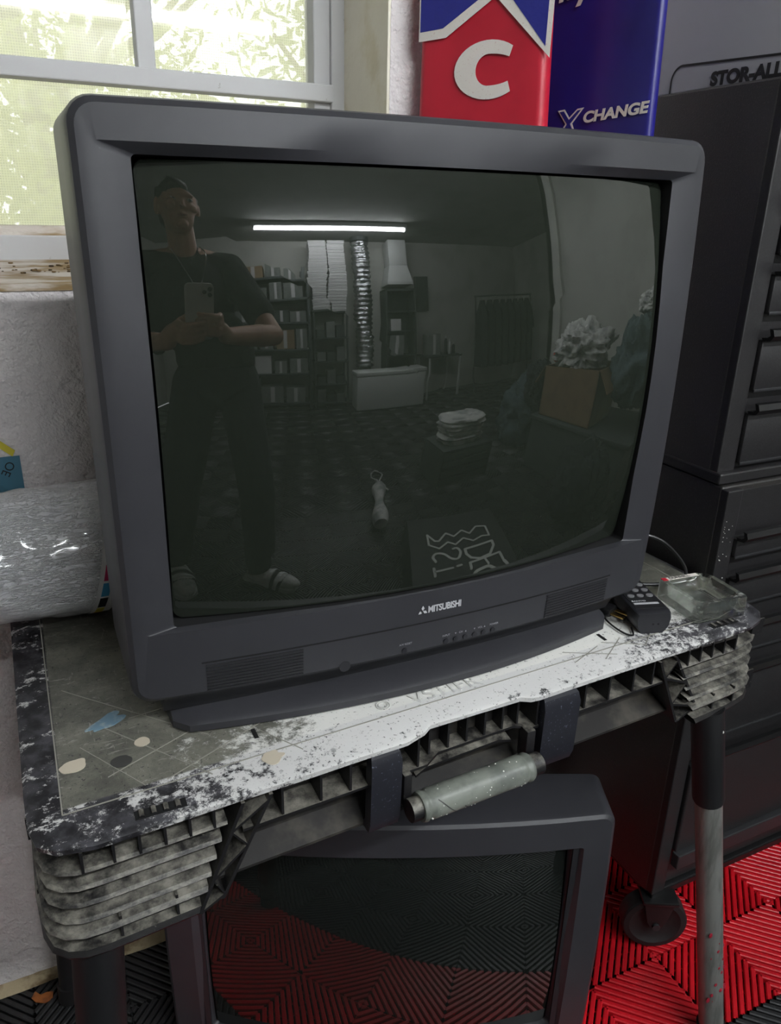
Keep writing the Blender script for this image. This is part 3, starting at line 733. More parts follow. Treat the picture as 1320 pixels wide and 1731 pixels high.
b = B(); b.box((-.02,.66,.60),(.80,.70,.64)); b.box((-.02,.98,.60),(.80,1.02,.64)); b.box((-.0,.66,.64),(.04,1.05,.745)); b.box((.74,.66,.64),(.80,1.05,.745)); b.box((.04,.60,.742),(.80,1.08,.747))
part('underframe', b, 'beam', tb, flat=True)

# ---------------------------------------------------------------- things on the table
# remote control: its end points at the camera
rv0 = V((.708,.632,TT)); rdir = V((.0225,.073,0)).normalized(); rx = V((rdir.y,-rdir.x,0))
rm = thing('remote_control', 'black remote control lying beside the television foot', 'remote control', (.686,.637,TT), math.atan2(-rdir.x, rdir.y))
W2, L, Hh = .0255, .165, .030
b = B(); rs = []
for i, y in enumerate((0,.003,.010,.03,.15,.162,.165)):
    k = (0.88,.96,1,1,1,.96,.9)[i]; hgt = Hh*(.93,.98,1,1,.9,.88,.82)[i]; w_ = W2*k
    rs.append([V((-w_*.62,y,0)),V((w_*.62,y,0)),V((w_*.93,y,hgt*.35)),V((w_,y,hgt*.7)),V((w_*.93,y,hgt*.96)),V((w_*.86,y,hgt)),V((-w_*.86,y,hgt)),V((-w_*.93,y,hgt*.96)),V((-w_,y,hgt*.7)),V((-w_*.93,y,hgt*.35))])
b.loft(rs); part('case', b, 'remote', rm, keep=True, ang=30)
b = B(); b.box((-W2*.8,.013,Hh),(W2*.8,.15,Hh+.0006)); part('faceplate', b, 'ink', rm, keep=True)
for j in range(7):
    for i in range(3):
        x = (-.013,0,.013)[i]; y = .045+j*.0155
        b = B(); b.prism([(x+.0048*math.cos(a)*1.0,y+.0036*math.sin(a)) for a in [2*PI*k/12 for k in range(12)]], Hh+.0004, Hh+.0022); part('button', b, 'rbtn', rm, keep=True)
text('maker_lettering', 'SANYO', .0042, FR[rm] @ frame3((-.018,.030,Hh+.0009),(1,0,0),(0,1,0)), 'print', rm, .0001, bold=.0001, xs=1.4).name = 'lettering'
part('label_stripe', B().box((-.018,.0225,Hh+.0004),(.016,.0265,Hh+.0011)), 'print', rm, keep=True)
for dx in (-.0035,.0035): part('emitter_hole', B().tube([(dx+.003,-.0003,Hh*.45),(dx+.003,.004,Hh*.45)],.0014,8), 'black', rm, keep=True)

# glass ashtray
at = thing('glass_ashtray', 'square clear glass ashtray on the table corner beside the remote', 'ashtray', (.800,.668,TT+.0005), 0)
mA = frame3((.800,.668,TT+.0005),(.995,-.09,0),(.3,1,0)); at.matrix_world = mA; FR[at] = mA
s = .042; b = B()
def sq(h_, z, r, notch=0): 
    P_ = []
    for x, y in rr(h_, 0, h_, r, 5, 8):
        zz = z
        if notch:
            for cx_, cy_ in ((s*.45,-s),(s*.45,s)): 
                pass
            dd_ = min(abs(V((x,y,0)).normalized().dot(V((1,1,0)).normalized())), 1)
            if dd_ > .985: zz = z-.009
        P_.append(V((x,y,zz)))
    return P_
b.loft([sq(s*.96,0,.006),sq(s,.002,.007),sq(s,.026,.007),sq(s*.97,.0285,.006,1),sq(s*.80,.0285,.005,1),sq(s*.76,.026,.005),sq(s*.66,.008,.006),sq(s*.60,.006,.006)])
part('glass_body', b, 'clear', at, keep=True, ang=40)
part('label_band', B().box((-s*.78,s*.77,.0287),(s*.5,s*.95,.0291)), 'cracked', at, keep=True)
part('red_square', B().box((-s*.92,s*.77,.0287),(-s*.74,s*.95,.0293)), 'red', at, keep=True)
text('brand_lettering', 'DUNHILL', .0078, FR[at] @ frame3((-s*.66,s*.80,.0293),(1,0,0),(0,1,0)), 'ink', at, .0001, bold=.0001, xs=1.05).name = 'lettering'

# power cord of the television with its plug, looping up behind the set
tvcord = []
b = B()
def smooth(pts, n=10):
    pts = [V(p) for p in pts]; o = []
    for i in range(len(pts)-1):
        p0_, p1_, p2_, p3_ = pts[max(i-1,0)], pts[i], pts[i+1], pts[min(i+2,len(pts)-1)]
        for k in range(n):
            t = k/n; o.append(.5*((2*p1_)+(-p0_+p2_)*t+(2*p0_-5*p1_+4*p2_-p3_)*t*t+(-p0_+3*p1_-3*p2_+p3_)*t**3))
    return o+[pts[-1]]
b.tube(smooth([(.72,.86,.765),(.745,.82,.800),(.776,.78,.822),(.808,.765,.815),(.835,.752,.790),(.846,.742,.768),(.830,.735,.759),(.775,.745,.758),(.73,.79,.758),(.70,.82,.758)]), .0026, 8)
b.tube(smooth([(.72,.86,.768),(.742,.822,.803),(.778,.784,.826),(.770,.79,.800),(.745,.80,.775),(.735,.79,.760),(.72,.74,.758),(.69,.70,.758),(.665,.672,.762)]), .0024, 8)
pc = solo('power_cord', b, 'cord', 'thin black power cord looping on the table behind the remote', 'cord', (.72,.80,TT))
b = B(); b.tube(smooth([(.668,.70,.759),(.652,.69,.759),(.648,.665,.758),(.650,.645,.758),(.657,.640,.758),(.667,.655,.758)]), .0013, 6)
FR[pc] = Matrix.Translation((.72,.80,TT))
part('thin_lead', b, 'cord', pc)
b = B(); m = frame3((.660,.688,.768),(.35,-.9,0),(.9,.35,0)); b.bbox((-.018,-.010,-.006),(.004,.010,.006),.003,m); part('plug', b, 'cord', pc)
for dy in (-.0062,.0062): part('prong', B().box((.004,dy-.0032,-.0008),(.022,dy+.0032,.0008), m), 'brass', pc)

# wrapped roll behind the television
rl = thing('wrapped_roll', 'fat white roll in crinkled plastic wrap lying behind the television', 'roll', (.0,1.0,TT))
A0, A1 = V((-.42,.975,.853)), V((.071,.990,.842)); ax = (A1-A0).normalized(); e1 = V((0,0,1))-ax*ax.z; e1.normalize(); e2 = ax.cross(e1)
b = B(); rs = []; n = 70
for i in range(n+1):
    t = i/n; c = A0+(A1-A0)*t; r0 = (.064+.022*t) if t < .985 else .084; r = []
    for k in range(64):
        a = 2*PI*k/64; q = V((t*9, math.cos(a)*2, math.sin(a)*2)); rr_ = r0+.003*noise.noise(q*2.2)+.0022*noise.noise(V((q.x*2.5,q.y*9,q.z*9))+V((q.y*6,0,0)))*(1 if t < .93 else .2)
        r.append(c+(e1*math.cos(a)+e2*math.sin(a))*rr_+ax*.017*math.cos(a)*max(0,t-.5)*2)
    rs.append(r)
rs.append([A1-ax*.001+(e1*math.cos(2*PI*k/64)+e2*math.sin(2*PI*k/64))*.030+ax*.006*math.cos(2*PI*k/64) for k in range(64)])
b.loft(rs); part('plastic_wrap', b, 'wrap', rl, ang=60)
b = B(); rs = []
for t, r0 in ((.955,.0866),(1.004,.0862),(1.010,.083),(1.008,.035)):
    c = A0+(A1-A0)*t; rs.append([c+(e1*math.cos(2*PI*k/64)+e2*math.sin(2*PI*k/64))*r0+ax*.017*math.cos(2*PI*k/64)*(r0/.0866) for k in range(64)])
b.loft(rs, caps=(False,False)); part('paper_edge', b, 'paper', rl)
cols = ['ink','cyan','mag','yel']
for k in range(22):
    b = B(); a0 = 2*PI*k/22+.05; a1 = a0+2*PI/22*.86; rs = []
    for j in range(5):
        a = a0+(a1-a0)*j/4; u = e1*math.cos(a)+e2*math.sin(a); c0 = A0+(A1-A0)*.966+ax*.017*math.cos(a); c1 = A0+(A1-A0)*.985+ax*.017*math.cos(a); rs.append([c0+u*.0868,c1+u*.0868,c1+u*.0864,c0+u*.0864])
    b.loft(rs); part('colour_patch', b, cols[(3-k)%4], rl)
# wall sticker
st = thing('wall_sticker', 'small dark teal photo print stuck low on the wall at left', 'sticker', (-.05,YW-.0015,.90))
part('print', B().box((-.10,YW-.0025,.889),(-.0195,YW-.0008,.9375)), 'teal', st, flat=True)
text('lettering', 'OE', .016, frame3((-.0255,YW-.003,.927),(-.5,0,-.85),(-.85,0,.5)), 'ink', st, .0001)
b = B(); b.prism([(0,0),(.03,-.028),(.034,-.02),(.004,.008)], 0, .0012, frame3((-.058,YW-.001,.965),(1,0,0),(0,0,1)))
solo('yellow_tag', b, 'yel', 'scrap of yellow tape on the wall above the teal print', 'tape', (-.05,YW-.001,.95))
# dry leaf
b = B(); rs = []
pts = [(-.132,1.075),(-.126,1.062),(-.112,1.058),(-.100,1.062),(-.098,1.072),(-.108,1.074),(-.118,1.078),(-.126,1.088)]
b.loft([[V((x,y,.0015+.004*math.sin(i*1.7))) for i,(x,y) in enumerate(pts)],[V((x,y,.003+.004*math.sin(i*1.7))) for i,(x,y) in enumerate(pts)]])
solo('dry_leaf', b, 'leaf', 'curled orange-brown dry leaf on the black floor tiles by the wall', 'leaf', (-.115,1.07,0))

# ---------------------------------------------------------------- tool chests
def chest(name, label, x0, x1, yfr, z0, z1, drawers, corner_w, cat, lid=False):
    t = thing(name, label, cat, ((x0+x1)/2,(yfr+1.09)/2,z0 if name != 'rolling_tool_cabinet' else 0))
    b = B(); b.bbox((x0,yfr+.012,z0),(x1,1.09,z1),.003); body = part('body', b, 'steelsheen', t, flat=True)
    b = B(); b.bbox((x0+.0006,yfr,z0+.003),(x0+corner_w,yfr+.02,z1-.003),.002); b.bbox((x1-corner_w,yfr,z0+.003),(x1,yfr+.02,z1-.003),.002)
    b.box((x0+corner_w,yfr+.0095,z0+.01),(x1-corner_w,yfr+.014,z1-.01))
    part('front_frame', b, 'steel', t, flat=True)
    for zt, zb in drawers:
        b = B(); b.bbox((x0+corner_w+.003,yfr-.004,zb),(x1-corner_w-.003,yfr+.012,zt-.016),.0025)
        d = part('drawer', b, 'steel', t)
        b = B(); xa, xb = x0+corner_w+.002, x1-corner_w-.002
        b.loft([[V((x,yfr-.004,zt-.017)),V((x,yfr-.016,zt-.016)),V((x,yfr-.021,zt-.009)),V((x,yfr-.018,zt-.001)),V((x,yfr-.012,zt)),V((x,yfr-.013,zt-.003)),V((x,yfr-.015,zt-.009)),V((x,yfr-.011,zt-.012)),V((x,yfr-.002,zt-.013))] for x in (xa,xb)])
        part('drawer_pull', b, 'steelgloss', d)
        b = B(); b.bbox((xa,yfr-.0062,zb-.001),(xb,yfr-.0035,zb+.0035),.001); part('drawer_edge', b, 'steeltrim', d)
    return t, body
up, _ = chest('tool_chest','black upper tool chest with slatted drawer pulls, stacked on the lower cabinet',.878,1.95,.746,.905,1.417,[(1.385,1.300),(1.287,1.212),(1.204,1.136),(1.118,1.031),(1.016,.925)],.034,'tool chest')
b = B(); b.bbox((.876,.737,.899),(1.954,1.092,.916),.003); part('base_trim', b, 'steel', up, flat=True)
lo, _ = chest('rolling_tool_cabinet','black wheeled tool cabinet standing on the red floor tiles',.881,1.95,.722,.128,.897,[(.832,.786),(.767,.702),(.675,.613),(.590,.455)],.030,'tool cabinet')
b = B(); b.bbox((.914,.716,.222),(1.92,.734,.405),.003); d = part('lower_door', b, 'steel', lo, flat=True)
b = B(); xa, xb = .912,1.918
b.loft([[V((x,.718,.415)),V((x,.704,.417)),V((x,.700,.424)),V((x,.703,.432)),V((x,.710,.432)),V((x,.712,.42))] for x in (xa,xb)]); part('door_pull', b, 'steelgloss', d)
b = B(); b.bbox((.912,.706,.192),(1.93,.722,.222),.002); part('bumper_trim', b, 'steeltrim', lo, flat=True)
b = B(); b.bbox((.884,.722,.118),(1.946,1.08,.135),.003); part('base_plate', b, 'steelgloss', lo, flat=True)
b = B()
for i in range(46): 
    z = random.uniform(.60,.86); b.sphere((random.uniform(.882,.906),.7218,z), random.uniform(.0004,.0011), 6, 4)
part('paint_speckles', b, 'whitepaint', lo)
for i, (cx_, cy_) in enumerate(((.908,.733),(1.90,.757),(.918,1.03),(1.90,1.03))):
    x = y = 0; W_ = Matrix.Translation((cx_,cy_,0)) @ Matrix.Rotation(math.radians((62,20,-15,35)[i]), 4, 'Z')
    b = B(); b.bbox((x-.03,y-.032,.114),(x+.03,y+.032,.122),.002)
    for s_ in (-1,1): b.prism([(-.028,.0),(.028,0),(.016,-.050),(.008,-.062),(-.008,-.062),(-.016,-.050)], -.0015, .0015, frame3((x+s_*.021,y,.116),(0,1,0),(0,0,1)))
    b.bm.transform(W_); c = part('caster', b, 'steelgloss', lo)
    b = B(); rs = []
    for dx, r_ in ((-.010,.030),(-.014,.040),(-.0175,.046),(-.0165,.0555),(-.013,.058),(.013,.058),(.0165,.0555),(.0175,.046),(.014,.040),(.010,.030)):
        rs.append([V((x+dx,y+r_*math.cos(2*PI*k/40),.0582+r_*math.sin(2*PI*k/40))) for k in range(40)])
    b.loft(rs); b.bm.transform(W_); part('wheel', b, 'rubber', c)
    b = B(); b.tube([(x-.026,y,.0582),(x+.026,y,.0582)],.007,12); b.bm.transform(W_); part('axle', b, 'steeltrim', c)

# stor-all carton on the chest
bx = thing('storage_box', 'pale grey printed cardboard storage box on top of the tool chest', 'box', (1.15,.92,1.4175))
part('carton', B().bbox((.897,.765,1.4178),(1.40,1.075,1.80),.003), 'card', bx, flat=True)
X_ = .8965; b = B()
def onx(y, z): return V((X_-.0004,y,z))
b.poly([onx(.766,1.4455),onx(.945,1.4545),onx(.945,1.4515),onx(.766,1.4425)])
rs = []
for i in range(9):
    a = PI/2*i/8; rs.append([onx(.945+.020*math.sin(a),1.4345+.020*math.cos(a)),onx(.945+.017*math.sin(a),1.4345+.017*math.cos(a))])
b.loft(rs, closed=False); b.poly([onx(.965,1.4345),onx(.962,1.4345),onx(.962,1.419),onx(.965,1.419)])
part('printed_border', b, 'ink', bx, flat=True)
text('box_lettering', 'STOR-ALL', .0222, frame3((X_-.0006,.889,1.4222),(0,-1,-.012),(0,0,1)), 'ink', bx, .0001, bold=.0012, xs=1.16)

# padded vinyl banners standing in the corner behind the television
def banner(name, label, pl, pr, z0, z1, thick, m, lean=0):
    pl, pr = V(pl), V(pr); ex_ = (pr-pl).normalized(); w_ = (pr-pl).length
    t = thing(name, label, 'padded banner', (pl.x,pl.y,z0)); mt_ = frame3((pl.x,pl.y,z0), ex_, (0,0,1)); FR[t] = mt_; t.matrix_world = mt_
    b = B(); rs = []
    n_ = 24
    for j in range(n_+1):
        y = (z1-z0)*j/n_; r = .012
        P_ = [(x-.035*max(0,y-.45)*x/w_, z) for x, z in rr(w_/2, -thick/2, thick/2, min(r, thick*.42), 5, 8, xc=w_/2)]
        rs.append([V((x, y, z+.0016*noise.noise(V((x*9,y*9,0)))-.0016)) for x, z in P_])
    b.loft(rs); part('padding', b, m, t, keep=True, ang=50); return t, w_
rb, w_ = banner('padded_banner','red padded vinyl banner with a large cracked white letter C',(.546,1.077,0),(.657,.922,0),TT+.001,1.72,.03,'red')
HB = 1.72-TT
def bz(z): return z-TT-.001
def plate(b_, pts, h=.0006): b_.loft([[V((x,y,.0)) for x,y in pts],[V((x,y,h)) for x,y in pts]])
b = B()   # blue cross legs with white outline
L_, R_2 = .006, w_-.004
def leg_shape(k):   # the two lower legs of the cross: white outline, then the blue inside
    if k == 0: return [[(.001,bz(1.468)),(.0411,bz(1.4704)),(.111,bz(1.5125)),(.111,bz(1.60)),(.001,bz(1.60))],[(.109,bz(1.60)),(.109,bz(1.512)),(w_-.0035,bz(1.439)),(w_-.002,bz(1.60))]]
    return [[(.003,bz(1.479)),(.0365,bz(1.4815)),(.091,bz(1.513)),(.091,bz(1.575)),(.003,bz(1.575))],[(.1275,bz(1.5125)),(w_-.010,bz(1.452)),(w_-.009,bz(1.575)),(.1275,bz(1.575))]]
plate(b, leg_shape(0)[0]); plate(b, leg_shape(0)[1]); part('white_outline', b, 'cracked', rb, keep=True, flat=True)
b = B()
for s_ in leg_shape(1): b.loft([[V((x,y,.0004)) for x,y in s_],[V((x,y,.0010)) for x,y in s_]])
part('blue_emblem', b, 'bluefoil', rb, keep=True, flat=True)
b = B(); rs = []; cxC, czC = .105, bz(1.4297)
for i in range(29):
    a = math.radians(49)+math.radians(360-98)*i/28; ro, ri = .0345, .0185; ex2 = 1.42; ex3 = 2.3 if math.cos(a) > 0 else 1.0
    rs.append([V((cxC+math.cos(a)*ro*ex2, czC+math.sin(a)*ro,0)),V((cxC+math.cos(a)*ro*ex2, czC+math.sin(a)*ro,.0008)),V((cxC+math.cos(a)*ri*ex3, czC+math.sin(a)*ri,.0008)),V((cxC+math.cos(a)*ri*ex3, czC+math.sin(a)*ri,0))])
b.loft(rs); part('letter_c', b, 'cracked', rb, keep=True, flat=True)
bb, w2 = banner('padded_banner','deep blue padded vinyl banner with small white lettering',(.700,1.02,0),(.7545,.833,0),TT+.001,1.72,.018,'blue')
text('lettering', 'CHANGE', .0180, FR[bb] @ frame3((.0885,bz(1.3700),.0009),(1,.068,0),(0,1,0)), 'cracked', bb, .0002, bold=.0007, xs=1.30, shear=.15)
b = B(); ox, oz = .048, bz(1.366)
for pts in ([(-.002,.021),(.009,.022),(.018,.0115),(.030,.0215),(.0405,.0225),(.0235,.004),(.030,-.008),(.004,-.008),(.0125,.004)],): plate(b, [(ox+x,oz+y) for x,y in pts])
part('white_outline', b, 'cracked', bb, keep=True, flat=True)
b = B(); b.loft([[V((ox+x,oz+y,z)) for x,y in [(.0015,.0192),(.0082,.0198),(.018,.0088),(.031,.0195),(.036,.020),(.0205,.0038),(.027,-.007),(.008,-.007),(.0155,.0038)]] for z in (.0006,.001)]); part('blue_emblem', b, 'bluefoil', bb, keep=True, flat=True)
text('script_lettering', 'lay', .05, FR[bb] @ frame3((.030,bz(1.516),.0009),(1,.12,0),(-.12,1,0)), 'cracked', bb, .0002, shear=.25, bold=.0012)

# ---------------------------------------------------------------- the room behind the camera (seen mirrored in the big picture tube)
sh = thing('shelving_unit', 'wide grey steel shelving unit full of cartons against the far wall', 'shelf', (-.2,-4.2,0))
for x in (-.93,.50):
    for y in (-4.40,-4.02): part('upright', B().bbox((x-.02,y-.02,0),(x+.02,y+.02,2.03),.003), 'shelfm', sh)
LV = (.10,.54,.89,1.27,1.58,1.86)
for z in LV: part('shelf_board', B().bbox((-.95,-4.42,z-.03),(.52,-4.0,z),.003), 'shelfm', sh)
sr = thing('shelving_unit', 'narrow dark shelving unit under two tall stacks of white flat boxes', 'shelf', (.8,-4.2,0))
for x in (.57,1.06):
    for y in (-4.40,-4.02): part('upright', B().bbox((x-.015,y-.015,0),(x+.015,y+.015,1.41),.003), 'boxdark', sr)
for z in (.08,.36,.70,1.04,1.41): part('shelf_board', B().bbox((.55,-4.42,z-.025),(1.08,-4.0,z),.003), 'boxdark', sr)
def boxa(name, label, a, b_, m, cat='box', group=None, lid=True):
    t = thing(name, label, cat, ((a[0]+b_[0])/2,(a[1]+b_[1])/2,a[2]), group=group)
    part('carton', B().bbox(a, b_, .004), m, t, flat=True)
    if lid: part('packing_tape', B().box(((a[0]+b_[0])/2-.025,b_[1]-.001,a[2]+.01),((a[0]+b_[0])/2+.025,b_[1]+.0015,b_[2]-.005)), 'paper', t, flat=True)
    return t
proto = boxa('storage_carton','closed carton on the wide steel shelving unit',(0,0,0),(.26,.3,.20),'boxgrey',group='cartons on the wide steel shelving unit')
first = True; rs_ = random.Random(3)
for li, z in enumerate(LV):
    x = -.88; top = (LV+(2.12,))[li+1]-.05
    while x < .30:
        w_ = rs_.uniform(.16,.34); w_ = min(w_, .46-x)
        if w_ < .1: break
        h_ = (top-z)*rs_.uniform(.55,.93) if li < 5 else rs_.uniform(.10,.24)
        o = proto if first else dup(proto, (0,0,0)); first = False
        o.matrix_world = Matrix.Translation((x+w_/2,-4.2+.02,z+.0005)) @ Matrix.Diagonal((w_/.26,1,h_/.20,1))
        for c in o.children:
            if c.name.startswith('carton') and rs_.random() < .5:
                c.data = c.data.copy(); c.data.materials[0] = M[rs_.choice(['boxdark','paper','carton','boxgrey'])]
        x += w_+rs_.uniform(.01,.05)
wb = thing('flat_box', 'flat white box in one of two tall stacks on the narrow shelving unit', 'box', (.69,-4.2,1.412), group='flat white boxes stacked in two columns')
part('tray', B().bbox((.565,-4.38,1.412),(.815,-4.02,1.447),.003), 'paper', wb); part('lid', B().bbox((.560,-4.385,1.436),(.820,-4.015,1.453),.003), 'enamel', wb)
k = 0
for cxx in (.69,.965):
    for i in range(23):
        if k == 0: k = 1; continue
        dup(wb, (cxx+rs_.uniform(-.008,.008),-4.2+rs_.uniform(-.006,.006),1.412+i*.0435))
k = 0
for z in (.08,.36,.70,1.04):
    for j in range(3):
        hh_ = rs_.uniform(.10,.22); x = .60+j*.15; k += 1
        boxa('case', ('dark small carton on the narrow shelving unit','pale small carton on the narrow shelving unit')[k%2], (x,-4.33,z+.0005),(x+.13,-4.06,z+hh_), ('boxdark','boxgrey')[k%2], group=('dark cartons on the narrow shelves','pale cartons on the narrow shelves')[k%2], lid=False)
# silver foil duct, white cabinet, hooded heater, wall panel
t = thing('foil_duct', 'tall crinkled silver foil duct rising from behind the white chest', 'duct', (1.38,-4.2,.0))
b = B(); rr_ = []; n_ = 90
for i in range(n_+1):
    z = .58+1.9*i/n_; r = .135+.012*math.sin(i*1.9)+.02*noise.noise(V((0,0,z*4)))
    rr_.append([V((1.38+(r+.022*noise.noise(V((math.cos(a)*2.2,math.sin(a)*2.2,z*7))))*math.cos(a), -4.22+(r+.022*noise.noise(V((math.cos(a)*2.2,math.sin(a)*2.2,z*7))))*math.sin(a), z)) for a in [2*PI*q/36 for q in range(36)]])
b.loft(rr_); part('foil_sleeve', b, 'foil', t, ang=70); part('collar', B().tube([(1.38,-4.22,2.44),(1.38,-4.22,2.4995)],.15,24), 'shelfm', t); part('stand', B().tube([(1.38,-4.22,0),(1.38,-4.22,.6)],.10,20), 'shelfm', t)
t = thing('chest_freezer', 'low white chest with a flat lid on the floor by the far wall', 'chest', (1.7,-3.9,0))
part('cabinet', B().bbox((1.13,-3.98,.02),(2.22,-3.60,.50),.012), 'enamel', t); part('lid', B().bbox((1.12,-3.99,.505),(2.23,-3.59,.56),.012), 'enamel', t); part('plinth', B().bbox((1.16,-3.96,0),(2.19,-3.62,.03),.003), 'boxdark', t)
t = thing('range_hood', 'white hooded box high on the far wall', 'hood', (1.98,-4.3,1.79))
part('housing', B().bbox((1.83,-4.449,2.08),(2.14,-4.12,2.46),.006), 'enamel', t)
b = B(); b.loft([[V((1.98-a,-4.449,z)),V((1.98+a,-4.449,z)),V((1.98+a,-4.12+c,z)),V((1.98-a,-4.12+c,z))] for z, a, c in ((1.79,.22,.06),(1.83,.22,.06),(2.08,.155,0))]); part('flared_hood', b, 'enamel', t, flat=True)
t = thing('dark_cabinet', 'dark cabinet under the white hooded box with two pale cartons in it', 'cabinet', (1.98,-4.2,0))
for a, c in (((1.72,-4.44,0),(1.75,-4.1,1.72)),((2.22,-4.44,0),(2.25,-4.1,1.72)),((1.72,-4.449,0),(2.25,-4.43,1.72)),((1.72,-4.44,1.70),(2.25,-4.1,1.73))): part('panel', B().box(a,c), 'boxdark', t, flat=True)
for z in (.72,1.10,1.40): part('shelf_board', B().box((1.75,-4.43,z-.02),(2.22,-4.1,z)), 'boxdark', t, flat=True)
boxa('carton_box','pale carton on the upper shelf of the dark cabinet',(1.80,-4.38,1.1005),(1.98,-4.12,1.28),'paper')
boxa('carton_box','pale carton on the middle shelf of the dark cabinet',(1.79,-4.38,.7205),(2.03,-4.12,1.03),'boxgrey')
t = thing('wall_panel', 'dark grey panel box fixed to the far wall', 'electrical panel', (2.49,-4.43,1.4))
part('housing', B().bbox((2.37,-4.449,1.40),(2.62,-4.38,1.95),.004), 'shelfm', t); part('door', B().bbox((2.385,-4.381,1.42),(2.605,-4.372,1.93),.003), 'boxdark', t)
t = thing('side_table', 'small dark table with bottles and a carton near the far wall', 'table', (2.7,-4.1,0))
part('tabletop', B().bbox((2.38,-4.4,.66),(3.05,-3.85,.69),.003), 'boxdark', t)
for x in (2.41,3.02):
    for y in (-4.37,-3.88): part('leg', B().bbox((x-.015,y-.015,0),(x+.015,y+.015,.66),.002), 'enamel', t)
boxa('carton_box','grey carton on the small dark table',(2.45,-4.3,.6905),(2.70,-4.05,1.02),'boxgrey')
for i in range(3):
    x = 2.78+i*.08; t = thing('bottle', ('tall dark bottle on the small table','middle pale bottle on the small table','short dark bottle at the table end')[i], 'bottle', (x,-4.0,.6905)); h_ = (.30,.24,.18)[i]
    part('bottle_body', B().tube([(x,-4,.691),(x,-4,.70),(x,-4,.69+h_*.7),(x,-4,.69+h_*.85)],[.026,.030,.030,.012],16), ('boxdark','enamel','boxdark')[i], t); part('cap', B().tube([(x,-4,.69+h_*.84),(x,-4,.69+h_)],.012,12), 'enamel', t)
# rail with dark coats
t = thing('clothes_rail', 'metal clothes rail in the far dark alcove', 'clothes rail', (4.0,-3.7,0))
part('rail', B().tube([(3.25,-3.75,1.55),(4.75,-3.75,1.55)],.014,10), 'shelfm', t)
for x in (3.27,4.73):
    part('post', B().tube([(x,-3.75,0),(x,-3.75,1.55)],.014,10), 'shelfm', t); part('foot_bar', B().bbox((x-.02,-4.0,0),(x+.02,-3.5,.03),.003), 'shelfm', t)
ct = thing('coat', 'dark coat hanging on the clothes rail in the alcove', 'coat', (3.42,-3.75,1.55), group='dark coats on the clothes rail')
def coat_mesh():
    rr_ = []
    for i in range(16):
        f = i/15; z = 1.49-1.05*f; wx = .045+.02*f; wy = .03+.15*min(1,f*5)+.04*f
        rr_.append([V((3.42+wx*math.cos(a)*(1+.25*math.sin(a*5+f*2)), -3.75+wy*math.sin(a), z)) for a in [2*PI*q/30 for q in range(30)]])
    return B().loft(rr_)
part('garment', coat_mesh(), 'darkcloth', ct); part('hanger_hook', B().tube(smooth([(3.42,-3.75,1.49),(3.42,-3.75,1.54),(3.42,-3.733,1.556),(3.42,-3.75,1.572)]),.003,6), 'chrome', ct)
for i in range(1,8): dup(ct, (3.42+i*.17,-3.75,1.55))
# cloth heaps
def heap(name, label, c, r, m, cat, amp=.22, seed=0, flatz=None, group=None, freq=1.6):
    b = B(); c = V(c); R_ = []; u, v_ = 64, 40
    for j in range(1, v_):
        a = PI*j/v_; row = []
        for i in range(u):
            p = V((math.sin(a)*math.cos(2*PI*i/u), math.sin(a)*math.sin(2*PI*i/u), -math.cos(a)))
            k_ = 1+amp*noise.noise(p*freq+V((seed,0,0)))+amp*.6*(1-abs(noise.noise(p*freq*2.3+V((0,seed,0)))*2.2))+amp*.25*noise.noise(p*9+V((seed,)*3))
            q = V((p.x*r[0]*k_, p.y*r[1]*k_, p.z*r[2]*k_)); z = c.z+q.z
            if flatz is not None: z = max(z, flatz)
            row.append(V((c.x+q.x, c.y+q.y, z)))
        R_.append(row)
    b.loft(R_); base = (c.x, c.y, flatz if flatz is not None else c.z-r[2])
    return solo(name, b, m, label, cat, base, group, ang=80)
t = thing('storage_bin', 'large dark plastic bin beneath the cardboard box by the right wall', 'bin', (2.45,-.35,0))
part('tub', B().bbox((2.17,-.95,0),(2.80,.22,.40),.02), 'boxdark', t); part('lid', B().bbox((2.15,-.97,.402),(2.82,.24,.435),.01), 'boxdark', t)
t = thing('cardboard_box', 'open brown cardboard box with clothes on top beside the right wall', 'box', (2.4,-.55,.436))
b = B(); x0,x1,y0,y1,z0,z1 = 2.2,2.62,-.90,-.26,.4365,.80
for a, c in (((x0,y0,z0),(x0+.008,y1,z1)),((x1-.008,y0,z0),(x1,y1,z1)),((x0,y0,z0),(x1,y0+.008,z1)),((x0,y1-.008,z0),(x1,y1,z1)),((x0,y0,z0),(x1,y1,z0+.008))): b.box(a, c)
part('carton', b, 'carton', t, flat=True)
for s_ in (0,1):
    y = y0 if s_ == 0 else y1; d_ = -1 if s_ == 0 else 1; b = B(); b.loft([[V((x,y,z1)),V((x,y+d_*.006,z1)),V((x,y+d_*.12,z1-.13)),V((x,y+d_*.114,z1-.135))] for x in (x0,x1)]); part('flap', b, 'carton', t, flat=True)
heap('jacket','crumpled white jacket heaped over the brown cardboard box',(2.42,-.62,.90),(.20,.26,.15),'whitecloth','jacket',.45,1,.80)
heap('blanket','teal grey blanket heaped at the wall end of the box pile',(2.50,.02,.80),(.20,.24,.26),'tealcloth','blanket',.35,2,.55)
heap('shirt','dark shirt lying under the white jacket on the box',(2.36,-1.12,.62),(.12,.14,.16),'darkcloth','shirt',.35,3,.44)
heap('towel','small white towel on the very top of the clothes pile',(2.66,.02,1.15),(.09,.11,.07),'whitecloth','towel',.4,4,1.04)
heap('scarf','small red cloth poking out beside the white jacket',(2.30,-.84,.86),(.035,.05,.035),'redcloth','scarf',.3,5,.82)
heap('garment_heap','dark green heap of clothes on the floor left of the cardboard box',(2.55,-1.40,.28),(.26,.34,.32),'tealcloth','clothes',.35,6,.0)
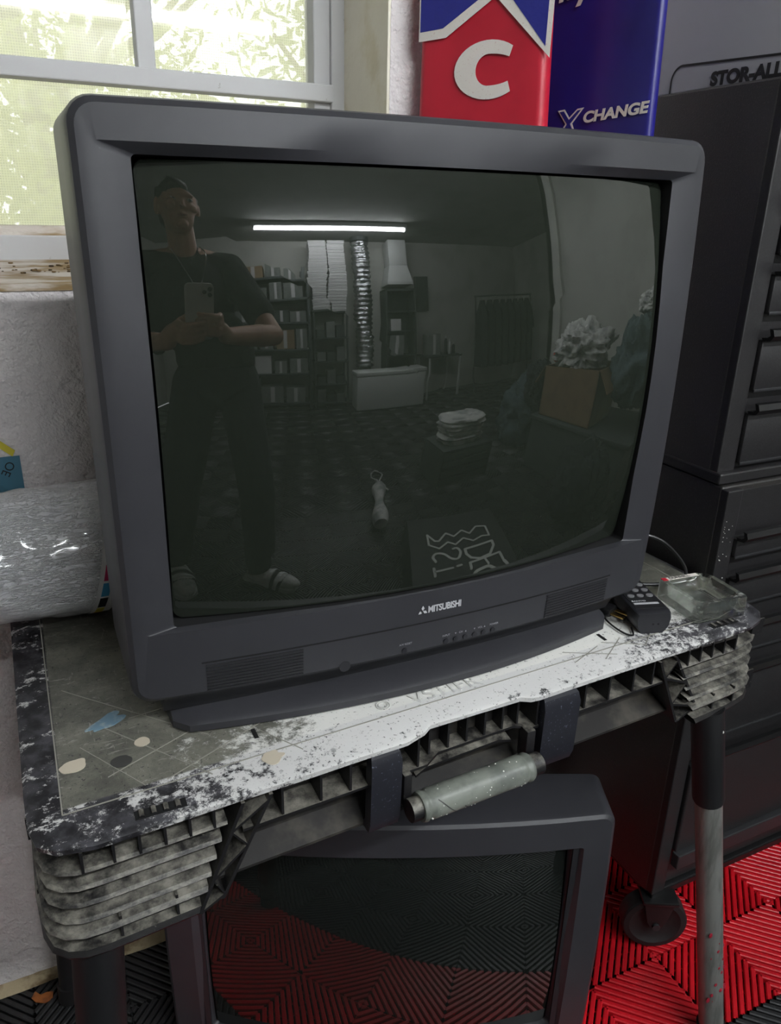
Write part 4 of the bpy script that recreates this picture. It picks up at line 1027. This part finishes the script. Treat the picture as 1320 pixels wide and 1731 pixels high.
heap('garment_bag','black bag of clothes on the floor at the right wall',(1.94,-.02,.2),(.13,.24,.24),'darkcloth','bag',.3,7,.0)
t = thing('crate', 'low black crate carrying the folded white cloths', 'crate', (1.52,-1.2,0))
for k in range(4): part('slat', B().bbox((1.28,-1.40,.02+k*.07),(1.76,-1.385,.07+k*.07),.002), 'boxdark', t); part('slat', B().bbox((1.28,-1.015,.02+k*.07),(1.76,-1.0,.07+k*.07),.002), 'boxdark', t)
part('deck', B().bbox((1.28,-1.40,.285),(1.76,-1.0,.30),.002), 'boxdark', t); part('side_panel', B().bbox((1.28,-1.40,0),(1.295,-1.0,.29),.002), 'boxdark', t); part('side_panel', B().bbox((1.745,-1.40,0),(1.76,-1.0,.29),.002), 'boxdark', t)
for k in range(6):
    b = B(); R_ = []; n_ = 40
    for j, f in enumerate((0,.5,1)):
        R_.append([V((1.52+(.19+.012*math.sin(k*2.1))*math.copysign(abs(math.cos(a))**.6,math.cos(a))*(1 if f == .5 else .93)+.014*noise.noise(V((math.cos(a)*2,math.sin(a)*2,k*3+f))), -1.2+.145*math.copysign(abs(math.sin(a))**.6,math.sin(a))*(1 if f == .5 else .93)+.014*noise.noise(V((k*3+f,math.cos(a)*2,math.sin(a)*2))), .301+k*.034+f*.033)) for a in [2*PI*q/n_ for q in range(n_)]])
    b.loft(R_); o = part('folded_cloth', b, 'whitecloth', None, ang=60); tag(o, ('lowest folded white cloth on the black crate','second folded white cloth up from the black crate','third folded white cloth up from the black crate','fourth folded white cloth up from the black crate','fifth folded white cloth, one below the top','topmost folded white cloth of the pile on the crate')[k], 'cloth')
t = thing('drawstring_bag', 'narrow pale cloth bag with a knotted cord lying on the black floor', 'bag', (.80,-.95,.05))
b = B(); b.tube(smooth([(.74,-.62,.055),(.78,-.85,.06),(.83,-1.08,.055),(.85,-1.16,.05)]),[.04+.012*math.sin(i*.4) for i in range(31)],18); part('pouch', b, 'whitecloth', t)
part('cord', B().tube(smooth([(.85,-1.16,.05),(.87,-1.28,.03),(.84,-1.40,.02),(.90,-1.50,.01),(.95,-1.42,.01),(.88,-1.25,.02),(.92,-1.12,.01)]),.006,6), 'whitecloth', t)
# flat dark box with outlined letters near the photographer
Z = .15
t = thing('printed_box', 'flat black box printed with an outlined zigzag and grey letters on the floor', 'box', (1.02,-.12,0))
def plane_shape(pts, z0, z1): return B().loft([[V((x,y,z0)) for x,y in pts],[V((x,y,z1)) for x,y in pts]])
part('carton', plane_shape([(.84,-.47),(1.35,-.35),(1.22,.28),(.70,.15)], .0, Z), 'ink', t, flat=True)
M['dimprint'] = mat('grey_letter_print', rgb(215,217,210), .6)
def line(pts, w_, name='letter'):
    b = B()
    for i_, (p, q) in enumerate(zip(pts, pts[1:])):
        if (V(p)-V(q)).length > 1e-4: b.bar((p[0],p[1],Z+.0010+i_*4e-5),(q[0],q[1],Z+.0010+i_*4e-5),w_,.0012)
    for i_, p in enumerate(pts): b.prism([(p[0]+w_/2*math.cos(a),p[1]+w_/2*math.sin(a)) for a in [2*PI*k/10 for k in range(10)]], Z, Z+.0009+i_*3e-6)
    return part(name, b, 'dimprint', t)
zg = [(.90,-.29),(.92,-.22),(.94,-.21),(1.0,-.26),(1.03,-.21),(1.09,-.24),(1.12,-.19),(1.18,-.23),(1.23,-.2),(1.21,-.11),(1.17,-.13),(1.11,-.12),(1.07,-.17),(1.01,-.14),(.98,-.18),(.92,-.15),(.88,-.2),(.90,-.29)]
line(zg, .011, 'zigzag_outline')
sm = lambda p: [(q.x,q.y) for q in smooth([V((a,c,0)) for a,c in p],6)]
line(sm([(.985,-.115),(1.005,-.11),(1.01,-.075),(.99,-.04),(.97,-.03),(.945,-.05),(.93,-.09),(.91,-.11),(.885,-.115),(.865,-.095),(.868,-.06)]), .014)
line([(.835,.03),(.845,-.02)], .013); line([(.84,.005),(.93,.02)], .013); line([(.955,.02),(.975,.022)], .014)
line([(1.04,-.08),(1.2,-.06),(1.19,-.02),(1.14,.03),(1.08,.03),(1.04,-.0),(1.03,-.04),(1.04,-.08)], .015)
line([(1.01,.07),(1.02,.03),(1.19,.05),(1.18,.11)], .014); line([(1.1,.04),(1.1,.09)], .012)
line(sm([(1.18,.12),(1.19,.16),(1.17,.17),(1.13,.15),(1.1,.11),(1.07,.1),(1.02,.1),(1.01,.13),(1.02,.17)]), .016)

# ---------------------------------------------------------------- the photographer
def capsule(b, p, q, r0, r1, sx=None, n=6):
    p, q = V(p), V(q); b.tube([p+(q-p)*i/n for i in range(n+1)], [r0+(r1-r0)*i/n for i in range(n+1)], 16)
    b.sphere(p, r0, 14, 9); b.sphere(q, r1, 14, 9)
def ell(b, c, r, ax_=None):     # ellipsoid with the axes side, forward, up
    m = Matrix((V((.9,-.435,0)), V((.435,.9,0)), V((0,0,1)))).transposed().to_4x4()
    b.sphere((0,0,0), r, 22, 14, Matrix.Translation(c) @ m)
def remesh(name, b, m, parent, vox, sm_=6):
    bm_ = b.bm; bmesh.ops.recalc_face_normals(bm_, faces=bm_.faces); me_ = bpy.data.meshes.new('t'); bm_.to_mesh(me_); bm_.free(); o = bpy.data.objects.new('t', me_); COL.objects.link(o)
    md = o.modifiers.new('r', 'REMESH'); md.mode = 'VOXEL'; md.voxel_size = vox; md2 = o.modifiers.new('s', 'SMOOTH'); md2.iterations = sm_; md2.factor = .5
    bpy.context.view_layer.update(); me2 = bpy.data.meshes.new_from_object(o.evaluated_get(bpy.context.evaluated_depsgraph_get())); bpy.data.objects.remove(o)
    me2.transform(FR[parent].inverted()); me2.materials.clear(); me2.materials.append(M[m]); me2.name = name
    me2.polygons.foreach_set('use_smooth', [True]*len(me2.polygons)); return link(name, me2, parent)
ps = thing('person', 'person in a black t-shirt and dark trousers holding up a pale phone', 'person', (-.05,-.35,0))
fw, sd = V((.435,.9,0)), V((.9,-.435,0)); up_ = V((0,0,1))
hip = V((-.10,-.52,.95)); chest_ = V((-.19,-.53,1.27)); nb = V((-.20,-.53,1.45)); hd_ = V((-.195,-.455,1.635))
shR, shL = nb+sd*.185+up_*(-.035), nb-sd*.185+up_*(-.035)
elR, elL = V((.150,-.36,1.14)), V((-.385,-.27,1.12))
c = V((0,0,1.255))-Rv*.02+Dv*.055-Fv*.017; U = -Dv
wrR, wrL = c+Rv*.085-U*.085-Fv*.03, c-Rv*.085-U*.095-Fv*.025
b = B()
capsule(b, nb-up_*.05, hd_-up_*.05-fw*.02, .058, .055); capsule(b, nb+up_*.0, shR, .06, .055); capsule(b, nb, shL, .06, .055)
ell(b, chest_, (.165,.105,.20)); ell(b, hip+V((0,0,.12)), (.145,.10,.16)); ell(b, hip, (.155,.105,.12))
for s_, e_, w_ in ((shR,elR,wrR),(shL,elL,wrL)):
    capsule(b, s_, e_, .050, .038); capsule(b, e_, e_+(w_-e_)*.35, .038, .040); capsule(b, e_+(w_-e_)*.35, w_, .040, .026)
ankR, ankL = V((.095,-.285,.09)), V((-.285,-.315,.09)); knR, knL = V((.07,-.35,.50)), V((-.235,-.36,.50))
for s_, k_, a_, ft in ((hip+sd*.085,knR,ankR,V((.215,-.215,.035))),(hip-sd*.085,knL,ankL,V((-.215,-.20,.035)))):
    capsule(b, s_, k_, .075, .052); capsule(b, k_, k_+(a_-k_)*.3, .050, .054); capsule(b, k_+(a_-k_)*.3, a_, .054, .034)
    capsule(b, a_-V((0,0,.035)), a_-V((0,0,.05))-(ft-a_).normalized()*.03, .036, .030); capsule(b, a_-V((0,0,.03)), ft+V((0,0,.012)), .036, .024); capsule(b, ft+V((0,0,.010))-sd*.018, ft+V((0,0,.010))+sd*.018, .020, .020)
# head with face
ell(b, hd_+up_*.015, (.074,.093,.105)); ell(b, hd_-up_*.055+fw*.02, (.055,.066,.055)); ell(b, hd_+fw*.02-up_*.02, (.064,.072,.07))
capsule(b, hd_+fw*.092+up_*.005, hd_+fw*.106-up_*.028, .008, .0125); ell(b, hd_+fw*.080+up_*.030, (.050,.014,.012))
for s_ in (-1,1): ell(b, hd_+sd*.076*s_-up_*.005, (.010,.02,.033)); ell(b, hd_+fw*.068+sd*.04*s_-up_*.02, (.022,.022,.02))
ell(b, hd_+fw*.078-up_*.060, (.022,.012,.010)); ell(b, hd_+fw*.074-up_*.092, (.024,.018,.016))
# hands: palms beside the phone, four fingers curled round its back, thumb on the front edge
for sgn, wr, hs, lay_ in ((1,wrR,(-.012,-.031,-.049,-.065),0),(-1,wrL,(-.030,-.048,-.065,-.080),1)):
    S = Rv*sgn; pk = c+S*.060-U*.045-Fv*.014
    capsule(b, wr, pk-U*.012+S*.008, .025, .021)
    for j, h_ in enumerate(hs):
        ln = (.92,1.0,.95,.78)[j]; kn = c+S*.058+U*h_-Fv*.004
        capsule(b, pk-U*.01, kn, .0165, .0105); o1 = .016+.017*lay_
        p1 = c+S*(.050)+U*(h_+.002)+Fv*(.010+.012*lay_); p2 = c+S*(.030-.002*j)*1.0+U*(h_+.006)+Fv*o1; p3 = c+S*(.030-.040*ln)+U*(h_+.012)+Fv*(o1-.002)
        capsule(b, kn, p1, .0098, .0094, n=3); capsule(b, p1, p2, .0092, .0086, n=3); capsule(b, p2, p3, .0084, .0070, n=3)
    t0 = pk-Fv*.006; t1 = c+S*.048-U*.030-Fv*.020; t2 = c+S*.024-U*.012-Fv*.0175
    capsule(b, t0, t1, .0135, .0110, n=3); capsule(b, t1, t2, .0105, .0085, n=3)
body = remesh('body', b, 'skin', ps, .0045, 4)
b = B()
ell(b, chest_, (.182,.122,.215)); ell(b, hip+V((0,0,.13)), (.165,.122,.17)); capsule(b, hip+V((0,0,.10))+sd*.05, hip+V((0,0,.10))-sd*.05, .115, .115); capsule(b, nb-up_*.03, shR, .072, .066); capsule(b, nb-up_*.03, shL, .072, .066); capsule(b, nb-up_*.03, nb+up_*.012+fw*.004, .072, .064)
for s_, e_ in ((shR,elR),(shL,elL)): capsule(b, s_, s_+(e_-s_)*.70, .066, .062)
for i in range(14): 
    a = i*.9; ell(b, chest_+sd*.15*math.cos(a)+up_*(-.25+.03*i)+fw*.08*math.sin(a), (.03,.03,.05))
remesh('t_shirt', b, 'shirt', ps, .008, 8)
b = B(); ell(b, hip+V((0,0,.01)), (.175,.128,.13))
for s_, k_, a_ in ((hip+sd*.085,knR,ankR),(hip-sd*.085,knL,ankL)): capsule(b, s_, k_, .095, .075); capsule(b, k_, a_+V((0,0,.03)), .075, .066)
remesh('trousers', b, 'jeans', ps, .009, 8)
b = B(); ell(b, hd_+up_*.035-fw*.012, (.080,.096,.098)); ell(b, hd_+up_*.075+fw*.04, (.06,.055,.035)); ell(b, hd_-up_*.02-fw*.055, (.068,.05,.07))
remesh('hair', b, 'hair', ps, .006, 4)
for s_ in (-1,1):
    b = B(); ell(b, hd_+fw*.0845+sd*.030*s_+up_*.010, (.012,.009,.0065)); e_ = part('eye', b, 'enamel', ps); b = B(); ell(b, hd_+fw*.0915+sd*.030*s_+up_*.009, (.0055,.0035,.0055)); part('iris', b, 'lens', e_)
b = B(); ell(b, hd_+fw*.0885-up_*.061, (.019,.004,.003)); M['lips'] = mat('lips', rgb(150,90,82), .5); part('mouth', b, 'lips', ps)
cp = [nb+up_*.055+sd*.062-fw*.01, nb+up_*.0+fw*.105+sd*.06, chest_+up_*.09+fw*.135+sd*.025, chest_+up_*.045+fw*.138, chest_+up_*.09+fw*.135-sd*.025, nb+fw*.105-sd*.06, nb+up_*.055-sd*.062-fw*.01]
nk = part('necklace', B().tube(smooth(cp),.0022,6), 'chrome', ps); x_ = chest_+up_*.02+fw*.142
b = B(); b.bar(x_+up_*.028, x_-up_*.025, .005, .003, fw); b.bar(x_-sd*.014+up_*.010, x_+sd*.014+up_*.010, .005, .003, fw); part('cross_pendant', b, 'chrome', nk)
part('bracelet', B().tube([elL+(wrL-elL)*.80+V((.0301*math.cos(a)*.9,.0301*math.cos(a)*-.43,.0301*math.sin(a))) for a in [2*PI*k/24 for k in range(25)]],.003,6), 'chrome', ps)
for a_, ft in ((ankR,V((.215,-.215,.035))),(ankL,V((-.215,-.20,.035)))):
    d_ = (ft-a_); d_.z = 0; d_.normalize(); s2 = V((d_.y,-d_.x,0)); h0 = a_-d_*.055; m_ = frame3((h0.x,h0.y,0), d_, V((-d_.y,d_.x,0))); L_f = (V((ft.x,ft.y,0))-V((h0.x,h0.y,0))).length+.06
    pts = [(L_f*u_, w__) for u_, w__ in ((0,-.022),(.06,-.034),(.3,-.036),(.7,-.046),(.9,-.040),(1,-.018),(1,.018),(.9,.040),(.7,.044),(.3,.034),(.06,.034),(0,.022))]
    sl = part('slide_sandal', B().prism(pts, .0, .026, m_), 'enamel', ps, ang=50)
    b = B(); b.sphere((0,0,0), 1, 20, 14, m_ @ Matrix.Translation((L_f*.5,0,.045)) @ Matrix.Diagonal((L_f*.56,.046,.042,1))); part('sock', b, 'whitecloth', ps)
    for q in range(4):
        rs = []
        for i in range(17):
            a = PI*i/16; rs.append([m_@V((L_f*(.50+.07*q)+o_*.5, .054*math.cos(a)*1.0, .015+(.082-.006*q+h__)*math.sin(a))) for o_, h__ in ((0,0),(.030,0),(.030,.003),(0,.003))])
        part('strap_stripe', B().loft(rs), 'ink' if q%2 else 'enamel', sl)
ph = thing('phone', 'pale smartphone with three camera lenses held up in both hands', 'phone', c)
m_ = Matrix((Rv, U, -Dv.cross(Rv))).transposed()
Fz = Fv; m_ = Matrix((Rv, U, Rv.cross(U))).transposed().to_4x4(); m_.translation = c      # local z points back at the person
sgnz = 1 if Rv.cross(U).dot(Fv) > 0 else -1
b = B(); R2 = []
for z in (-.004,-.0034,.0034,.004):
    k_ = .0 if abs(z) < .0036 else .0008; R2.append([m_@V((x,y,z)) for x, y in rr(.0385-k_, 0, .080-k_, .012, 6, 4)])
b.loft(R2); part('case', b, 'phoneglass', ph)
part('screen', B().loft([[m_@V((x,y,-sgnz*.0041)) for x,y in rr(.0365,0,.078,.011,6,4)],[m_@V((x,y,-sgnz*.0046)) for x,y in rr(.0362,0,.0778,.011,6,4)]]), 'lens', ph)
isl = part('camera_island', B().loft([[m_@V((x,y,sgnz*z)) for x,y in rr(h_,.0575,h_,.006,5,4,xc=.0195)] for h_, z in ((.0165,.0040),(.0162,.0055))]), 'phoneglass', ph)
for x, y in ((.027,.0655),(.027,.050),(.012,.0575)): part('camera_lens', B().tube([m_@V((x,y,sgnz*.0054)),m_@V((x,y,sgnz*.0075))],.0058,18), 'lens', isl)

SC.view_settings.view_transform = 'Standard'; SC.view_settings.look = 'None'; SC.view_settings.gamma = 1
SC.view_settings.use_curve_mapping = False
SC.view_settings.exposure = 1.72
bpy.context.view_layer.update()
